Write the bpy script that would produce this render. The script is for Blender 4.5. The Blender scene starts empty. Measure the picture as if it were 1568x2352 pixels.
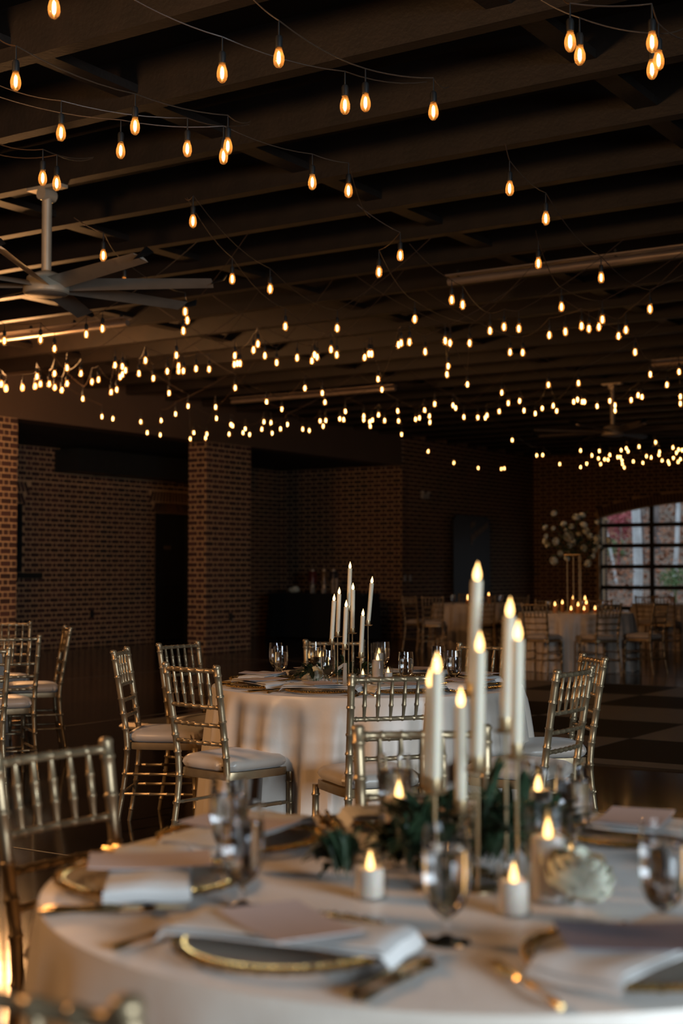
import bpy, bmesh, math, random
from mathutils import Vector, Matrix
random.seed(7)
S = bpy.context.scene
COL = S.collection
PI = math.pi

# ------------------------------------------------------------------ camera
F = 3267.0; CX, CY = 784.0, 1176.0
H = 1.32
PITCH = math.atan(136.0 / F)
YAW = math.radians(33.0)
cy_, sy_ = math.cos(YAW), math.sin(YAW)
def W(X, d, z=0.0):                      # metres right of / ahead of the photographer -> room axes
    return Vector((cy_ * X - sy_ * d, sy_ * X + cy_ * d, z))
def ray(px, py):
    u = (px - CX) / F; v = (CY - py) / F
    return u, math.cos(PITCH) - v * math.sin(PITCH), math.sin(PITCH) + v * math.cos(PITCH)
def at_z(px, py, z):
    u, f, w = ray(px, py); t = (z - H) / w
    return W(u * t, f * t, z)
def at_d(px, py, d):
    u, f, w = ray(px, py); t = d / f
    return W(u * t, d, H + w * t)
def proj(p):
    X = cy_ * p.x + sy_ * p.y; d = -sy_ * p.x + cy_ * p.y; z = p.z - H
    zz = d * math.cos(PITCH) + z * math.sin(PITCH); yy = z * math.cos(PITCH) - d * math.sin(PITCH)
    if zz < .1: return None
    return CX + F * X / zz, CY - F * yy / zz, zz
cd = bpy.data.cameras.new('camera'); cam = bpy.data.objects.new('camera', cd); COL.objects.link(cam)
cam.location = (0, 0, H); cam.rotation_euler = (PI / 2 + PITCH, 0, YAW)
cd.sensor_fit = 'VERTICAL'; cd.sensor_height = 36; cd.lens = 36 * F / 2352
cd.dof.use_dof = True; cd.dof.focus_distance = 6.6; cd.dof.aperture_fstop = 2.6
cd.clip_end = 300
S.camera = cam
# ------------------------------------------------------------------ world, daylight, exposure
w = bpy.data.worlds.new('overcast_sky'); S.world = w; w.use_nodes = True
nt = w.node_tree; bgn = nt.nodes['Background']
tc = nt.nodes.new('ShaderNodeTexCoord'); sp = nt.nodes.new('ShaderNodeSeparateXYZ'); rp = nt.nodes.new('ShaderNodeValToRGB')
nt.links.new(tc.outputs['Generated'], sp.inputs[0]); nt.links.new(sp.outputs['Z'], rp.inputs[0]); nt.links.new(rp.outputs[0], bgn.inputs[0])
rp.color_ramp.elements[0].color = (.30, .35, .40, 1); rp.color_ramp.elements[1].color = (.62, .72, .82, 1)
bgn.inputs[1].default_value = 0.85
def area(name, loc, target, sx, sy, power, col):
    l = bpy.data.lights.new(name, 'AREA'); l.shape = 'RECTANGLE'; l.size = sx; l.size_y = sy; l.energy = power; l.color = col
    o = bpy.data.objects.new(name, l); COL.objects.link(o); o.location = loc
    o.rotation_euler = (Vector(target) - Vector(loc)).to_track_quat('-Z', 'Y').to_euler(); return o
area('daylight_right_window', (7.85, -1.2, 2.0), (0, -.4, -.6), 5.6, 2.6, 250, (.74, .88, 1.0)).data.spread = math.radians(104)
def lamp(name, loc, power, r, col=(1., .62, .30)):
    l = bpy.data.lights.new(name, 'POINT'); l.energy = power; l.shadow_soft_size = r; l.color = col
    o = bpy.data.objects.new(name, l); COL.objects.link(o); o.location = loc; return o
lamp('warm_standin_left', W(-4.0, 3.9, 2.95), 190, .35, (1., .54, .23))  # added light, stands in for unseen warm lights off the left edge
lamp('warm_standin_left_aisle', (-12.0, 11.4, 3.3), 115, .3, (1., .48, .18))  # unseen stand-in too, added to warm the brick pillars
S.view_settings.view_transform = 'Standard'; S.view_settings.look = 'None'
S.view_settings.gamma = 1.0; S.view_settings.use_curve_mapping = False
S.view_settings.exposure = 1.3
S.cycles.use_denoising = True
try: S.cycles.denoiser = 'OPENIMAGEDENOISE'
except Exception: pass
S.cycles.use_light_tree = True
S.cycles.sample_clamp_indirect = 3.0; S.cycles.sample_clamp_direct = 0.0
S.cycles.max_bounces = 10; S.cycles.diffuse_bounces = 3; S.cycles.glossy_bounces = 4
S.cycles.transmission_bounces = 10; S.cycles.transparent_max_bounces = 16
S.cycles.caustics_refractive = False; S.cycles.caustics_reflective = False
FIL = 10.5          # filament radiance
FLAME = 2.2

# ------------------------------------------------------------------ materials
MATS = {}
def mat(name, c, rough=.5, metal=0., var=.12, scale=8., c2=None, bump=0., bscale=60., **kw):
    if name in MATS: return MATS[name]
    m = bpy.data.materials.new(name); m.use_nodes = True; n = m.node_tree.nodes; L = m.node_tree.links
    b = n['Principled BSDF']; b.inputs['Roughness'].default_value = rough; b.inputs['Metallic'].default_value = metal
    t = n.new('ShaderNodeTexCoord'); no = n.new('ShaderNodeTexNoise'); no.inputs['Scale'].default_value = scale; no.inputs['Detail'].default_value = 3
    L.new(t.outputs['Object'], no.inputs['Vector'])
    r = n.new('ShaderNodeValToRGB'); L.new(no.outputs['Fac'], r.inputs[0]); L.new(r.outputs[0], b.inputs['Base Color'])
    a = c2 or tuple(x * (1 - var) for x in c); d = c if c2 else tuple(min(1, x * (1 + var)) for x in c)
    r.color_ramp.elements[0].position = .32; r.color_ramp.elements[1].position = .68
    r.color_ramp.elements[0].color = (*a, 1); r.color_ramp.elements[1].color = (*d, 1)
    if bump:
        n2 = n.new('ShaderNodeTexNoise'); n2.inputs['Scale'].default_value = bscale; L.new(t.outputs['Object'], n2.inputs['Vector'])
        bp = n.new('ShaderNodeBump'); bp.inputs['Strength'].default_value = bump; bp.inputs['Distance'].default_value = .01
        L.new(n2.outputs['Fac'], bp.inputs['Height']); L.new(bp.outputs[0], b.inputs['Normal'])
    for k, v in kw.items():
        b.inputs[k.replace('_', ' ')].default_value = v
    MATS[name] = m; return m
def emit(name, c, s):
    m = bpy.data.materials.new(name); m.use_nodes = True; n = m.node_tree.nodes; L = m.node_tree.links
    n.clear(); o = n.new('ShaderNodeOutputMaterial'); e = n.new('ShaderNodeEmission')
    e.inputs[0].default_value = (*c, 1); e.inputs[1].default_value = s; L.new(e.outputs[0], o.inputs[0]); MATS[name] = m; return m
def thin_glass(name, tint, gloss=.12, milky=0., milk=(1, .8, .5)):
    m = bpy.data.materials.new(name); m.use_nodes = True; n = m.node_tree.nodes; L = m.node_tree.links
    n.clear(); o = n.new('ShaderNodeOutputMaterial'); t = n.new('ShaderNodeBsdfTransparent'); g = n.new('ShaderNodeBsdfGlossy')
    t.inputs[0].default_value = (*tint, 1); g.inputs['Roughness'].default_value = .03
    fr = n.new('ShaderNodeLayerWeight'); fr.inputs[0].default_value = .5
    pw = n.new('ShaderNodeMath'); pw.operation = 'POWER'; pw.inputs[1].default_value = 3.5; L.new(fr.outputs['Facing'], pw.inputs[0])
    ad = n.new('ShaderNodeMath'); ad.operation = 'MULTIPLY_ADD'; ad.inputs[1].default_value = .38; ad.inputs[2].default_value = .04 + gloss * .15; L.new(pw.outputs[0], ad.inputs[0])
    mx = n.new('ShaderNodeMixShader'); L.new(ad.outputs[0], mx.inputs[0]); L.new(t.outputs[0], mx.inputs[1]); L.new(g.outputs[0], mx.inputs[2])
    out = mx
    if milky:
        tr = n.new('ShaderNodeBsdfTranslucent'); tr.inputs[0].default_value = (*milk, 1)
        m2 = n.new('ShaderNodeMixShader'); m2.inputs[0].default_value = milky
        L.new(mx.outputs[0], m2.inputs[1]); L.new(tr.outputs[0], m2.inputs[2]); out = m2
    L.new(out.outputs[0], o.inputs[0]); MATS[name] = m; return m
GOLD = mat('antique_gold_paint', (.36, .265, .155), .40, .7, .10, 20)
SATIN = mat('ivory_satin', (.64, .545, .455), .42, 0, .05, 6, bump=.08, bscale=30, Sheen_Weight=.3)
SEATF = mat('cushion_satin', (.50, .42, .35), .38, 0, .05, 9, Sheen_Weight=.3)
LINEN = mat('white_napkin', (.64, .61, .58), .75, 0, .04, 12)
CARD = mat('blush_card', (.52, .42, .40), .6, 0, .03, 15)
CARDD = mat('mauve_card', (.20, .16, .18), .55, 0, .04, 15)
FLATW = mat('polished_gold', (.75, .50, .20), .2, 1., .06, 30)
BEAD = mat('gold_beaded_rim', (.62, .40, .14), .22, 1., .12, 60)
BRASS = mat('brushed_brass', (.62, .47, .27), .38, .9, .08, 30)
WAX = mat('ivory_wax', (.62, .55, .42), .5, 0, .03, 20, Subsurface_Weight=.35)
WAXW = mat('white_wax', (.78, .70, .63), .5, 0, .03, 20, Subsurface_Weight=.5)
for wm in (WAX, WAXW):
    wm.node_tree.nodes['Principled BSDF'].inputs['Subsurface Radius'].default_value = (.02, .01, .005)
FLM = emit('flame_glow', (1., .56, .19), FLAME)
FLMA = emit('amber_flame', (1., .48, .13), 2.4)
FILM = emit('filament_glow', (1., .58, .24), FIL)
BULB = thin_glass('bulb_glass', (1., .86, .62), .25, .18, (1, .55, .20))
GLASS = mat('clear_glass', (1, 1, 1), .0, 0, 0, 5, Transmission_Weight=1., IOR=1.45)
WATER = mat('water', (1, 1, 1), .0, 0, 0, 5, Transmission_Weight=1., IOR=1.33)
PLATE = thin_glass('charger_glass', (.985, .98, .97), .05, .14, (.9, .85, .78))
TGLASS = thin_glass('cylinder_glass', (.96, .96, .95), .15)
PANE = thin_glass('window_glass', (.80, .84, .86), .05)
BLACK = mat('black_plastic', (.012, .012, .012), .5)
DARKM = mat('dark_metal', (.02, .022, .022), .45, .3)
STEEL = mat('satin_nickel', (.52, .43, .32), .40, .35, .06, 15)
BLADE = mat('fan_blade', (.34, .28, .22), .45, .3, .08, 6)
WOOD = mat('stained_beam_wood', (.013, .007, .0038), .6, 0, .3, 5, bump=.2, bscale=40)
DECK = mat('dark_ceiling_deck', (.012, .010, .009), .8, 0, .2, 2)
FASC = mat('brown_fascia_paint', (.10, .062, .04), .7, 0, .06, 1.5)
MORTAR = mat('tan_mortar', (.50, .32, .17), .9, 0, .15, 12, bump=.3)
BRICK = mat('red_brick', (.115, .045, .030), .85, 0, .5, 1.7, c2=(.035, .022, .020), bump=.35, bscale=90)
bn = BRICK.node_tree; oi = bn.nodes.new('ShaderNodeObjectInfo'); mxb = bn.nodes.new('ShaderNodeMixRGB'); mxb.blend_type = 'MULTIPLY'; mxb.inputs[0].default_value = .7
rr = bn.nodes.new('ShaderNodeValToRGB'); rr.color_ramp.elements[0].color = (.3, .3, .34, 1); rr.color_ramp.elements[1].color = (1.25, 1.15, 1.1, 1)
bn.links.new(oi.outputs['Random'], rr.inputs[0])
_b = bn.nodes['Principled BSDF']; _src = _b.inputs['Base Color'].links[0].from_socket
bn.links.new(_src, mxb.inputs[1]); bn.links.new(rr.outputs[0], mxb.inputs[2]); bn.links.new(mxb.outputs[0], _b.inputs['Base Color'])
FLOORM = mat('stained_concrete', (.026, .017, .012), .17, 0, .35, .8, c2=(.016, .011, .008), bump=.02, bscale=8, Specular_IOR_Level=.12)
fn = FLOORM.node_tree; fr_ = fn.nodes.new('ShaderNodeTexNoise'); fr_.inputs['Scale'].default_value = 1.4; fm_ = fn.nodes.new('ShaderNodeMapRange')
fm_.inputs['To Min'].default_value = .07; fm_.inputs['To Max'].default_value = .15
fn.links.new(fr_.outputs['Fac'], fm_.inputs[0]); fn.links.new(fm_.outputs[0], fn.nodes['Principled BSDF'].inputs['Roughness'])
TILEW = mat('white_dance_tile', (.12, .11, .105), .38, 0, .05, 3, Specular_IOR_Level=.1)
TILEB = mat('black_dance_tile', (.005, .005, .005), .5, 0, .1, 3, Specular_IOR_Level=.1)
LEAF = mat('dark_green_leaf', (.022, .045, .020), .45, 0, .4, 14)
STEM = mat('green_stem', (.08, .11, .05), .6)
ROSE = mat('cream_rose', (.84, .80, .64), .7, 0, .08, 20, Subsurface_Weight=.15)
BCLOTH = mat('black_cloth', (.006, .006, .006), .9)
CORDM = mat('brown_cord', (.07, .042, .026), .5)

# ------------------------------------------------------------------ mesh helpers
class MB:
    def __init__(s): s.v = []; s.f = []
    def add(s, vs, fs):
        o = len(s.v); s.v += [tuple(v) for v in vs]; s.f += [tuple(i + o for i in f) for f in fs]; return s
    def box(s, c, d, rot=None, faces=6):
        x, y, z = d[0] / 2, d[1] / 2, d[2] / 2
        vs = [Vector((a, b, e)) for a in (-x, x) for b in (-y, y) for e in (-z, z)]
        if rot is not None: vs = [rot @ v for v in vs]
        c = Vector(c)
        return s.add([v + c for v in vs], [(0, 1, 3, 2), (4, 6, 7, 5), (0, 4, 5, 1), (2, 3, 7, 6), (0, 2, 6, 4), (1, 5, 7, 3)])
    def lathe(s, prof, n=16, c=(0, 0, 0), wave=None):
        o = len(s.v); k = len(prof)
        for i in range(n):
            a = 2 * PI * i / n
            for r, z in prof: s.v.append((c[0] + r * math.cos(a), c[1] + r * math.sin(a), c[2] + z))
        for i in range(n):
            for j in range(k - 1):
                a, b = o + i * k + j, o + ((i + 1) % n) * k + j
                if prof[j][0] < 1e-6: s.f.append((a, b + 1, a + 1))
                elif prof[j + 1][0] < 1e-6: s.f.append((a, b, a + 1))
                else: s.f.append((a, b, b + 1, a + 1))
        return s
    def tube(s, pts, rad, n=8, cap=True):
        pts = [Vector(p) for p in pts]; m = len(pts)
        if not hasattr(rad, '__len__'): rad = [rad] * m
        o = len(s.v); up = None
        for i in range(m):
            t = (pts[min(i + 1, m - 1)] - pts[max(i - 1, 0)])
            if t.length < 1e-9: t = Vector((0, 0, 1))
            t.normalize()
            if up is None: up = Vector((1, 0, 0)) if abs(t.x) < .8 else Vector((0, 1, 0))
            a = (up - t * up.dot(t)).normalized(); up = a; b = t.cross(a)
            for k in range(n):
                q = 2 * PI * k / n; s.v.append(tuple(pts[i] + (a * math.cos(q) + b * math.sin(q)) * rad[i]))
        for i in range(m - 1):
            for k in range(n):
                s.f.append((o + i * n + k, o + i * n + (k + 1) % n, o + (i + 1) * n + (k + 1) % n, o + (i + 1) * n + k))
        if cap: s.f.append(tuple(o + k for k in range(n))[::-1]); s.f.append(tuple(o + (m - 1) * n + k for k in range(n)))
        return s
    def mesh(s, name, m, smooth=True):
        me = bpy.data.meshes.new(name); me.from_pydata(s.v, [], s.f); me.materials.append(m)
        bm = bmesh.new(); bm.from_mesh(me); bmesh.ops.remove_doubles(bm, verts=bm.verts, dist=1e-6); bmesh.ops.recalc_face_normals(bm, faces=bm.faces); bm.to_mesh(me); bm.free()
        if smooth:
            me.polygons.foreach_set('use_smooth', [True] * len(me.polygons))
            try: me.set_sharp_from_angle(angle=math.radians(42))
            except Exception: pass
        me.update(); return me
def link(name, me, parent=None, loc=(0, 0, 0), rot=(0, 0, 0), scale=None):
    o = bpy.data.objects.new(name, me); COL.objects.link(o); o.location = loc; o.rotation_euler = rot
    if scale is not None: o.scale = scale if hasattr(scale, '__len__') else (scale,) * 3
    if parent is not None: o.parent = parent
    return o
def tag(o, label, cat, group=None, kind=None):
    o['label'] = label; o['category'] = cat
    if group: o['group'] = group
    if kind: o['kind'] = kind
    return o
def thing(name, label, cat, loc=(0, 0, 0), rz=0., group=None):
    o = bpy.data.objects.new(name, None); COL.objects.link(o); o.location = loc; o.rotation_euler = (0, 0, rz); o.empty_display_size = .1
    return tag(o, label, cat, group)
def struct(name, me, parent=None):
    o = link(name, me, parent)
    if parent is None: o['kind'] = 'structure'
    return o
def copy_tree(o, parent=None):
    c = o.copy(); COL.objects.link(c); c.parent = parent
    for ch in KIDS.get(o.name, []): copy_tree(ch, c)
    return c
KIDS = {}
def index_kids(o):
    KIDS[o.name] = [x for x in COL.objects if x.parent == o]
    for c in KIDS[o.name]: index_kids(c)
def inst(proto, label, loc, rz=0., group=None, scale=None):
    if proto.name not in KIDS: index_kids(proto)
    if not proto.get('used'):
        proto['used'] = 1; o = proto
        USED.append(proto)
    else:
        o = copy_tree(proto)
    o.location = loc; o.rotation_euler = (0, 0, rz); o['label'] = label
    if group: o['group'] = group
    elif 'group' in o: del o['group']
    if scale: o.scale = (scale,) * 3
    return o
USED = []
def face_to(p, q):
    return math.atan2(q[1] - p[1], q[0] - p[0]) - PI / 2

# ------------------------------------------------------------------ the room
XL = -14.56; XR = 8.0; YF = 30.8; YB = -6.0; ZC = 4.02; ZS = 3.45; XBK = XL - 3.0; YR = 24.64
fl = struct('floor', MB().add([(XBK - .3, YB - .3, 0), (XR + .3, YB - .3, 0), (XR + .3, YF + .3, 0), (XBK - .3, YF + .3, 0)], [(0, 1, 2, 3)]).mesh('floor', FLOORM, False))
jm = MB()
for y in (0.6, 4.9, 17.2, 21.5, 26.0): jm.box(((XL + XR) / 2, y, .0012), (XR - XL, .012, .002))
for x in (-12.3, -8.6, -2.0, 2.4): jm.box((x, (YF + YB) / 2, .0012), (.012, YF - YB, .002))
struct('saw_cut_joint', jm.mesh('joints', mat('joint_filler', (.10, .075, .055), .5), False), fl)

COURSE = .0863; SB, HB, JT = .190, .084, .018; PER = SB + HB + 2 * JT
brick_meshes = {}
def brick_mesh(wd, ht=COURSE - .018):
    k = (round(wd, 4), round(ht, 4))
    if k not in brick_meshes:
        b = MB(); x, z = wd / 2, ht / 2; e = .003; y = .004
        vs = [(-x, 0, -z), (x, 0, -z), (x, 0, z), (-x, 0, z), (-x + e, -y, -z + e), (x - e, -y, -z + e), (x - e, -y, z - e), (-x + e, -y, z - e)]
        b.add(vs, [(4, 5, 6, 7), (0, 1, 5, 4), (1, 2, 6, 5), (2, 3, 7, 6), (3, 0, 4, 7)])
        brick_meshes[k] = b.mesh('brick', BRICK, False)
    return brick_meshes[k]
def brick_face(o, u, n, L, z0, z1, holes=(), sill=None):
    """bricks on a face: origin o (xy), unit u along it, outward normal n; returns list of (centre, width)"""
    out = []; rows = int((z1 - z0) / COURSE + .5)
    for r in range(rows):
        zc = z0 + (r + .5) * COURSE; x = -(r % 2) * (PER / 2) - random.choice((0, 0)); k = 0
        while x < L:
            for wd in (SB, HB):
                a, b = x, x + wd; x += wd + JT
                segs = [(max(a, 0.0), min(b, L))]
                for (h0, h1, k0, k1) in holes:
                    if k0 < zc < k1:
                        ns = []
                        for (p, q) in segs:
                            if q <= h0 or p >= h1: ns.append((p, q))
                            else:
                                if p < h0 - .02: ns.append((p, h0 - JT / 2))
                                if q > h1 + .02: ns.append((h1 + JT / 2, q))
                        segs = ns
                for p, q in segs:
                    if q - p > .03: out.append((Vector((o[0] + u[0] * (p + q) / 2, o[1] + u[1] * (p + q) / 2, zc)), q - p, u, n))
    return out
def lay_bricks(parent, lst, maxparts=290, vis=None):
    pc = Vector(parent.location)
    def score(b):
        q = proj(b[0])
        if q is None or not (-10 < q[0] < 1578): return -1e9
        if vis and not vis(q): return -1e9
        return -q[2]
    idx = sorted(range(len(lst)), key=lambda i: score(lst[i]), reverse=True)
    parts = set(i for i in idx[:maxparts] if score(lst[i]) > -1e8)
    mb = MB()
    for i, (c, wd, u, n) in enumerate(lst):
        ang = math.atan2(u[1], u[0]); 
        # local -y is the outward side of a brick mesh
        if (Vector((math.sin(ang), -math.cos(ang))).dot(Vector(n))) < 0: ang += PI
        if i in parts:
            link('brick', brick_mesh(wd), parent, c - pc, (0, 0, ang))
        else:
            ht = COURSE - .018; x, z = wd / 2, ht / 2; e = .003; y = .004; ca, sa = math.cos(ang), math.sin(ang)
            vs = [(-x, 0, -z), (x, 0, -z), (x, 0, z), (-x, 0, z), (-x + e, -y, -z + e), (x - e, -y, -z + e), (x - e, -y, z - e), (-x + e, -y, z - e)]
            mb.add([(c.x - pc.x + ca * a - sa * b, c.y - pc.y + sa * a + ca * b, c.z - pc.z + d) for a, b, d in vs], [(4, 5, 6, 7), (0, 1, 5, 4), (1, 2, 6, 5), (2, 3, 7, 6), (3, 0, 4, 7)])
    if mb.v:
        o = link('brickwork', mb.mesh('brickwork', BRICK, False), parent); o['kind'] = 'stuff'
# pillars
def pillar(y0, label):
    t = thing('brick_pillar', label, 'pillar', (XL - .185, y0 + .615, 0))
    link('mortar_core', MB().box((0, 0, ZS / 2), (.37, 1.23, ZS)).mesh('core', MORTAR, False), t)
    bl = brick_face((XL, y0), (0, 1), (1, 0), 1.23, .0, ZS) + brick_face((XL - .37, y0), (1, 0), (0, -1), .37, .0, ZS) + brick_face((XL - .37, y0 + 1.23), (1, 0), (0, 1), .37, 0, ZS)
    lay_bricks(t, bl, 290)
    return t
p1 = pillar(12.90, 'brick pillar cut off by the left edge of the picture')
p2 = pillar(18.34, 'warm-lit brick pillar standing free between the dark door and the bar')
for (yy, px_) in ((18.98, 0),):
    tag(link('outlet_box', MB().box((.012, 0, 0), (.03, .07, .115)).mesh('outlet', BLACK), None, (XL + .01, yy, .56)), 'black outlet box low on the free-standing brick pillar', 'outlet')
for yy in (7.4, 1.9): 
    pass
# back wall of the side bay
dh = (20.58, 21.55, 0, 2.42); wh = (16.10, 17.16, 1.30, 2.46)
arch = [(dh[0] - .18, dh[1] + .18, 2.42, 2.84), (wh[0] - .18, wh[1] + .18, 2.46, 2.84)]
Y0 = 9.0
def wall(name, cx, cy, lx, ly, z0, z1, m=MORTAR):
    return struct(name, MB().box((cx, cy, (z0 + z1) / 2), (lx, ly, z1 - z0)).mesh(name, m, False))
wl = MB()
def seg(y0, y1, z0, z1): wl.box((XBK - .1, (y0 + y1) / 2, (z0 + z1) / 2), (.2, y1 - y0, z1 - z0))
seg(Y0, wh[0], 0, ZS); seg(wh[0], wh[1], 0, wh[2]); seg(wh[0], wh[1], wh[3], ZS); seg(wh[1], dh[0], 0, ZS); seg(dh[0], dh[1], dh[3], ZS); seg(dh[1], YR + .2, 0, ZS)
wback = struct('wall_left', wl.mesh('wall_left', MORTAR, False))
holes = [(dh[0] - Y0, dh[1] - Y0, 0, 2.42), (wh[0] - Y0, wh[1] - Y0, wh[2], wh[3])]
for a0, a1, zb, zt in arch:
    for k in range(5): zz = zb + (zt - zb) * k / 5; ex = .18 - .18 * (k + .6) / 5; holes.append((a0 + ex - Y0, a1 - ex - Y0, zz, zz + (zt - zb) / 5 + .001))
lay_bricks(wback, brick_face((XBK, Y0), (0, 1), (1, 0), YR - Y0, 0, ZS, holes), 290, lambda q: 34 < q[0] < 424)
for (a0, a1, zb, zt) in arch:      # splayed jack arches, two brick lengths high
    nb = int((a1 - a0 - .1) / .085); mid = (a0 + a1) / 2
    for k in range(nb):
        for lev in range(2):
            f = (k + .5) / nb - .5; hh = (zt - zb) / 2 - .012
            zc = zb + (lev + .5) * (zt - zb) / 2; tilt = math.atan(f * .36 / (zt - zb))
            yb = mid + f * (a1 - a0 - .36) + math.tan(tilt) * (zc - zb)
            ms = brick_mesh(hh, .066)
            link('arch_brick', ms, wback, (XBK, yb, zc), (0, PI / 2 - tilt, PI / 2))
link('stone_band', MB().box((XBK + .008, (Y0 + YR) / 2, 2.856), (.02, YR - Y0, .016)).mesh('band', MORTAR, False), wback)
# return wall and the long wall beyond it
wr = wall('wall_return', (XBK + XL) / 2 - .0, YR + .12, XL - XBK, .24, 0, ZS)
lay_bricks(wr, brick_face((XBK, YR), (1, 0), (0, -1), XL - XBK, 0, ZS), 250)
wf = wall('wall_left_far', XL - .12, (YR + YF) / 2 + .1, .24, YF - YR, 0, ZC + .4)
lay_bricks(wf, brick_face((XL, YR), (0, 1), (1, 0), YF - YR, 0, ZC), 290)
# far wall with the arched glazed door
WX0, WX1 = -12.91, -7.95; WZ0 = .02; SPR, CRN = 2.56, 2.88
def arc(x):
    t = (x - (WX0 + WX1) / 2) / ((WX1 - WX0) / 2); return SPR + (CRN - SPR) * (1 - t * t)
fw = MB()
fw.box(((XL - .3 + WX0) / 2, YF + .15, (ZC + .4) / 2), (WX0 - XL + .3, .3, ZC + .4)); fw.box(((WX1 + XR) / 2, YF + .15, (ZC + .4) / 2), (XR - WX1, .3, ZC + .4))
NA = 24
for k in range(NA):
    xa = WX0 + (WX1 - WX0) * k / NA; xb = WX0 + (WX1 - WX0) * (k + 1) / NA
    vs = [(xa, YF, arc(xa)), (xb, YF, arc(xb)), (xb, YF, ZC + .4), (xa, YF, ZC + .4), (xa, YF + .3, arc(xa)), (xb, YF + .3, arc(xb)), (xb, YF + .3, ZC + .4), (xa, YF + .3, ZC + .4)]
    fw.add(vs, [(0, 1, 2, 3), (4, 7, 6, 5), (0, 4, 5, 1)])
wfar = struct('wall_far', fw.mesh('wall_far', MORTAR, False))
fb = [b for b in brick_face((XL, YF), (1, 0), (0, -1), 12.0, 0, ZC) if not (WX0 - .1 < b[0].x < WX1 + .1 and b[0].z < arc(min(max(b[0].x, WX0), WX1)) + .24)]
lay_bricks(wfar, fb, 200, lambda q: q[0] > 1226)
for k in range(64):                # soldier bricks round the arch
    x = WX0 + (WX1 - WX0) * (k + .5) / 64; sl = math.atan((arc(x + .01) - arc(x - .01)) / .02)
    link('arch_brick', brick_mesh(.21, .066), wfar, (x - math.sin(sl) * .11, YF, arc(x) + math.cos(sl) * .11), (0, PI / 2 - sl, 0))
jb = MB()
for r in range(34):
    zc = (r + .5) * .0762
    if zc > SPR - .03: break
    link('jamb_brick', brick_mesh(.17, .063), wfar, (WX0 - .001, YF + .41, zc), (0, 0, PI / 2))
link('outer_jamb', MB().box((WX0 - .11, YF + .41, SPR / 2), (.215, .22, SPR)).mesh('jamb', MORTAR, False), wfar)
win = struct('window_1', MB().box(((WX0 + WX1) / 2, YF + .10, .06), (WX1 - WX0, .06, .12)).mesh('bottom_rail', DARKM, False))
for k in range(5):
    x = WX0 + (WX1 - WX0) * k / 4; wd = .10 if 0 < k < 4 else .06
    link('mullion', MB().box((x, YF + .10, arc(x) / 2), (wd, .06, arc(x))).mesh('mullion', DARKM, False), win)
for zb in (.474, .947, 1.424, 1.905, 2.376):
    link('rail', MB().box(((WX0 + WX1) / 2, YF + .10, zb), (WX1 - WX0, .065, .095)).mesh('rail', DARKM, False), win)
zs = [.12, .474, .947, 1.424, 1.905, 2.376, 9]
for k in range(4):
    for j in range(6):
        xa = WX0 + (WX1 - WX0) * k / 4 + .04; xb = WX0 + (WX1 - WX0) * (k + 1) / 4 - .04; z0 = zs[j] + .03; z1 = zs[j + 1] - .03
        t0, t1 = (min(z1, arc(xa)), min(z1, arc(xb)))
        link('pane', MB().add([(xa, YF + .1, z0), (xb, YF + .1, z0), (xb, YF + .1, t1), (xa, YF + .1, t0)], [(0, 1, 2, 3)]).mesh('pane', PANE, False), win)
# right and rear walls, with the big daylight window out of frame
rw = MB()
def rseg(y0, y1, z0, z1): rw.box((XR + .15, (y0 + y1) / 2, (z0 + z1) / 2), (.3, y1 - y0, z1 - z0))
rseg(YB, -4.1, 0, ZC + .4); rseg(-4.1, 1.7, 0, .5); rseg(-4.1, 1.7, 3.3, ZC + .4); rseg(1.7, YF, 0, ZC + .4)
PLAIN = mat('dark_brick_wall', (.075, .04, .03), .85, 0, .4, 6)
struct('wall_right', rw.mesh('wall_right', PLAIN, False))
w3 = struct('window_3', MB().box((XR + .1, -1.2, 1.9), (.05, .1, 2.8)).mesh('mull', DARKM, False))
for zb in (.5, 1.2, 1.9, 2.6, 3.3): link('rail', MB().box((XR + .1, -1.2, zb), (.05, 5.8, .08)).mesh('rail', DARKM, False), w3)
for k in range(2): link('pane', MB().add([(XR + .1, -4.1 + 2.9 * k, .5), (XR + .1, -1.2 + 2.9 * k, .5), (XR + .1, -1.2 + 2.9 * k, 3.3), (XR + .1, -4.1 + 2.9 * k, 3.3)], [(0, 1, 2, 3)]).mesh('pane', PANE, False), w3)
wall('wall_rear', (XBK + XR) / 2, YB - .15, XR - XBK, .3, 0, ZC + .4, PLAIN)
wall('wall_left_near', XL - .12, (YB + Y0) / 2, .24, Y0 - YB, 0, ZC + .4, PLAIN)
wall('wall_bay_side', (XBK + XL) / 2, Y0 - .1, XL - XBK, .2, 0, ZS, PLAIN)
struct('trim_1', MB().box((XL - .19, (Y0 + YR) / 2, (ZS + ZC + .4) / 2), (.38, YR - Y0, ZC + .4 - ZS)).mesh('fascia', FASC, False))
struct('ceiling_bay', MB().box(((XBK + XL) / 2 - .2, (Y0 + YR) / 2, ZS + .05), (XL - XBK - .38, YR - Y0, .1)).mesh('bay', DECK, False))
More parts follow.
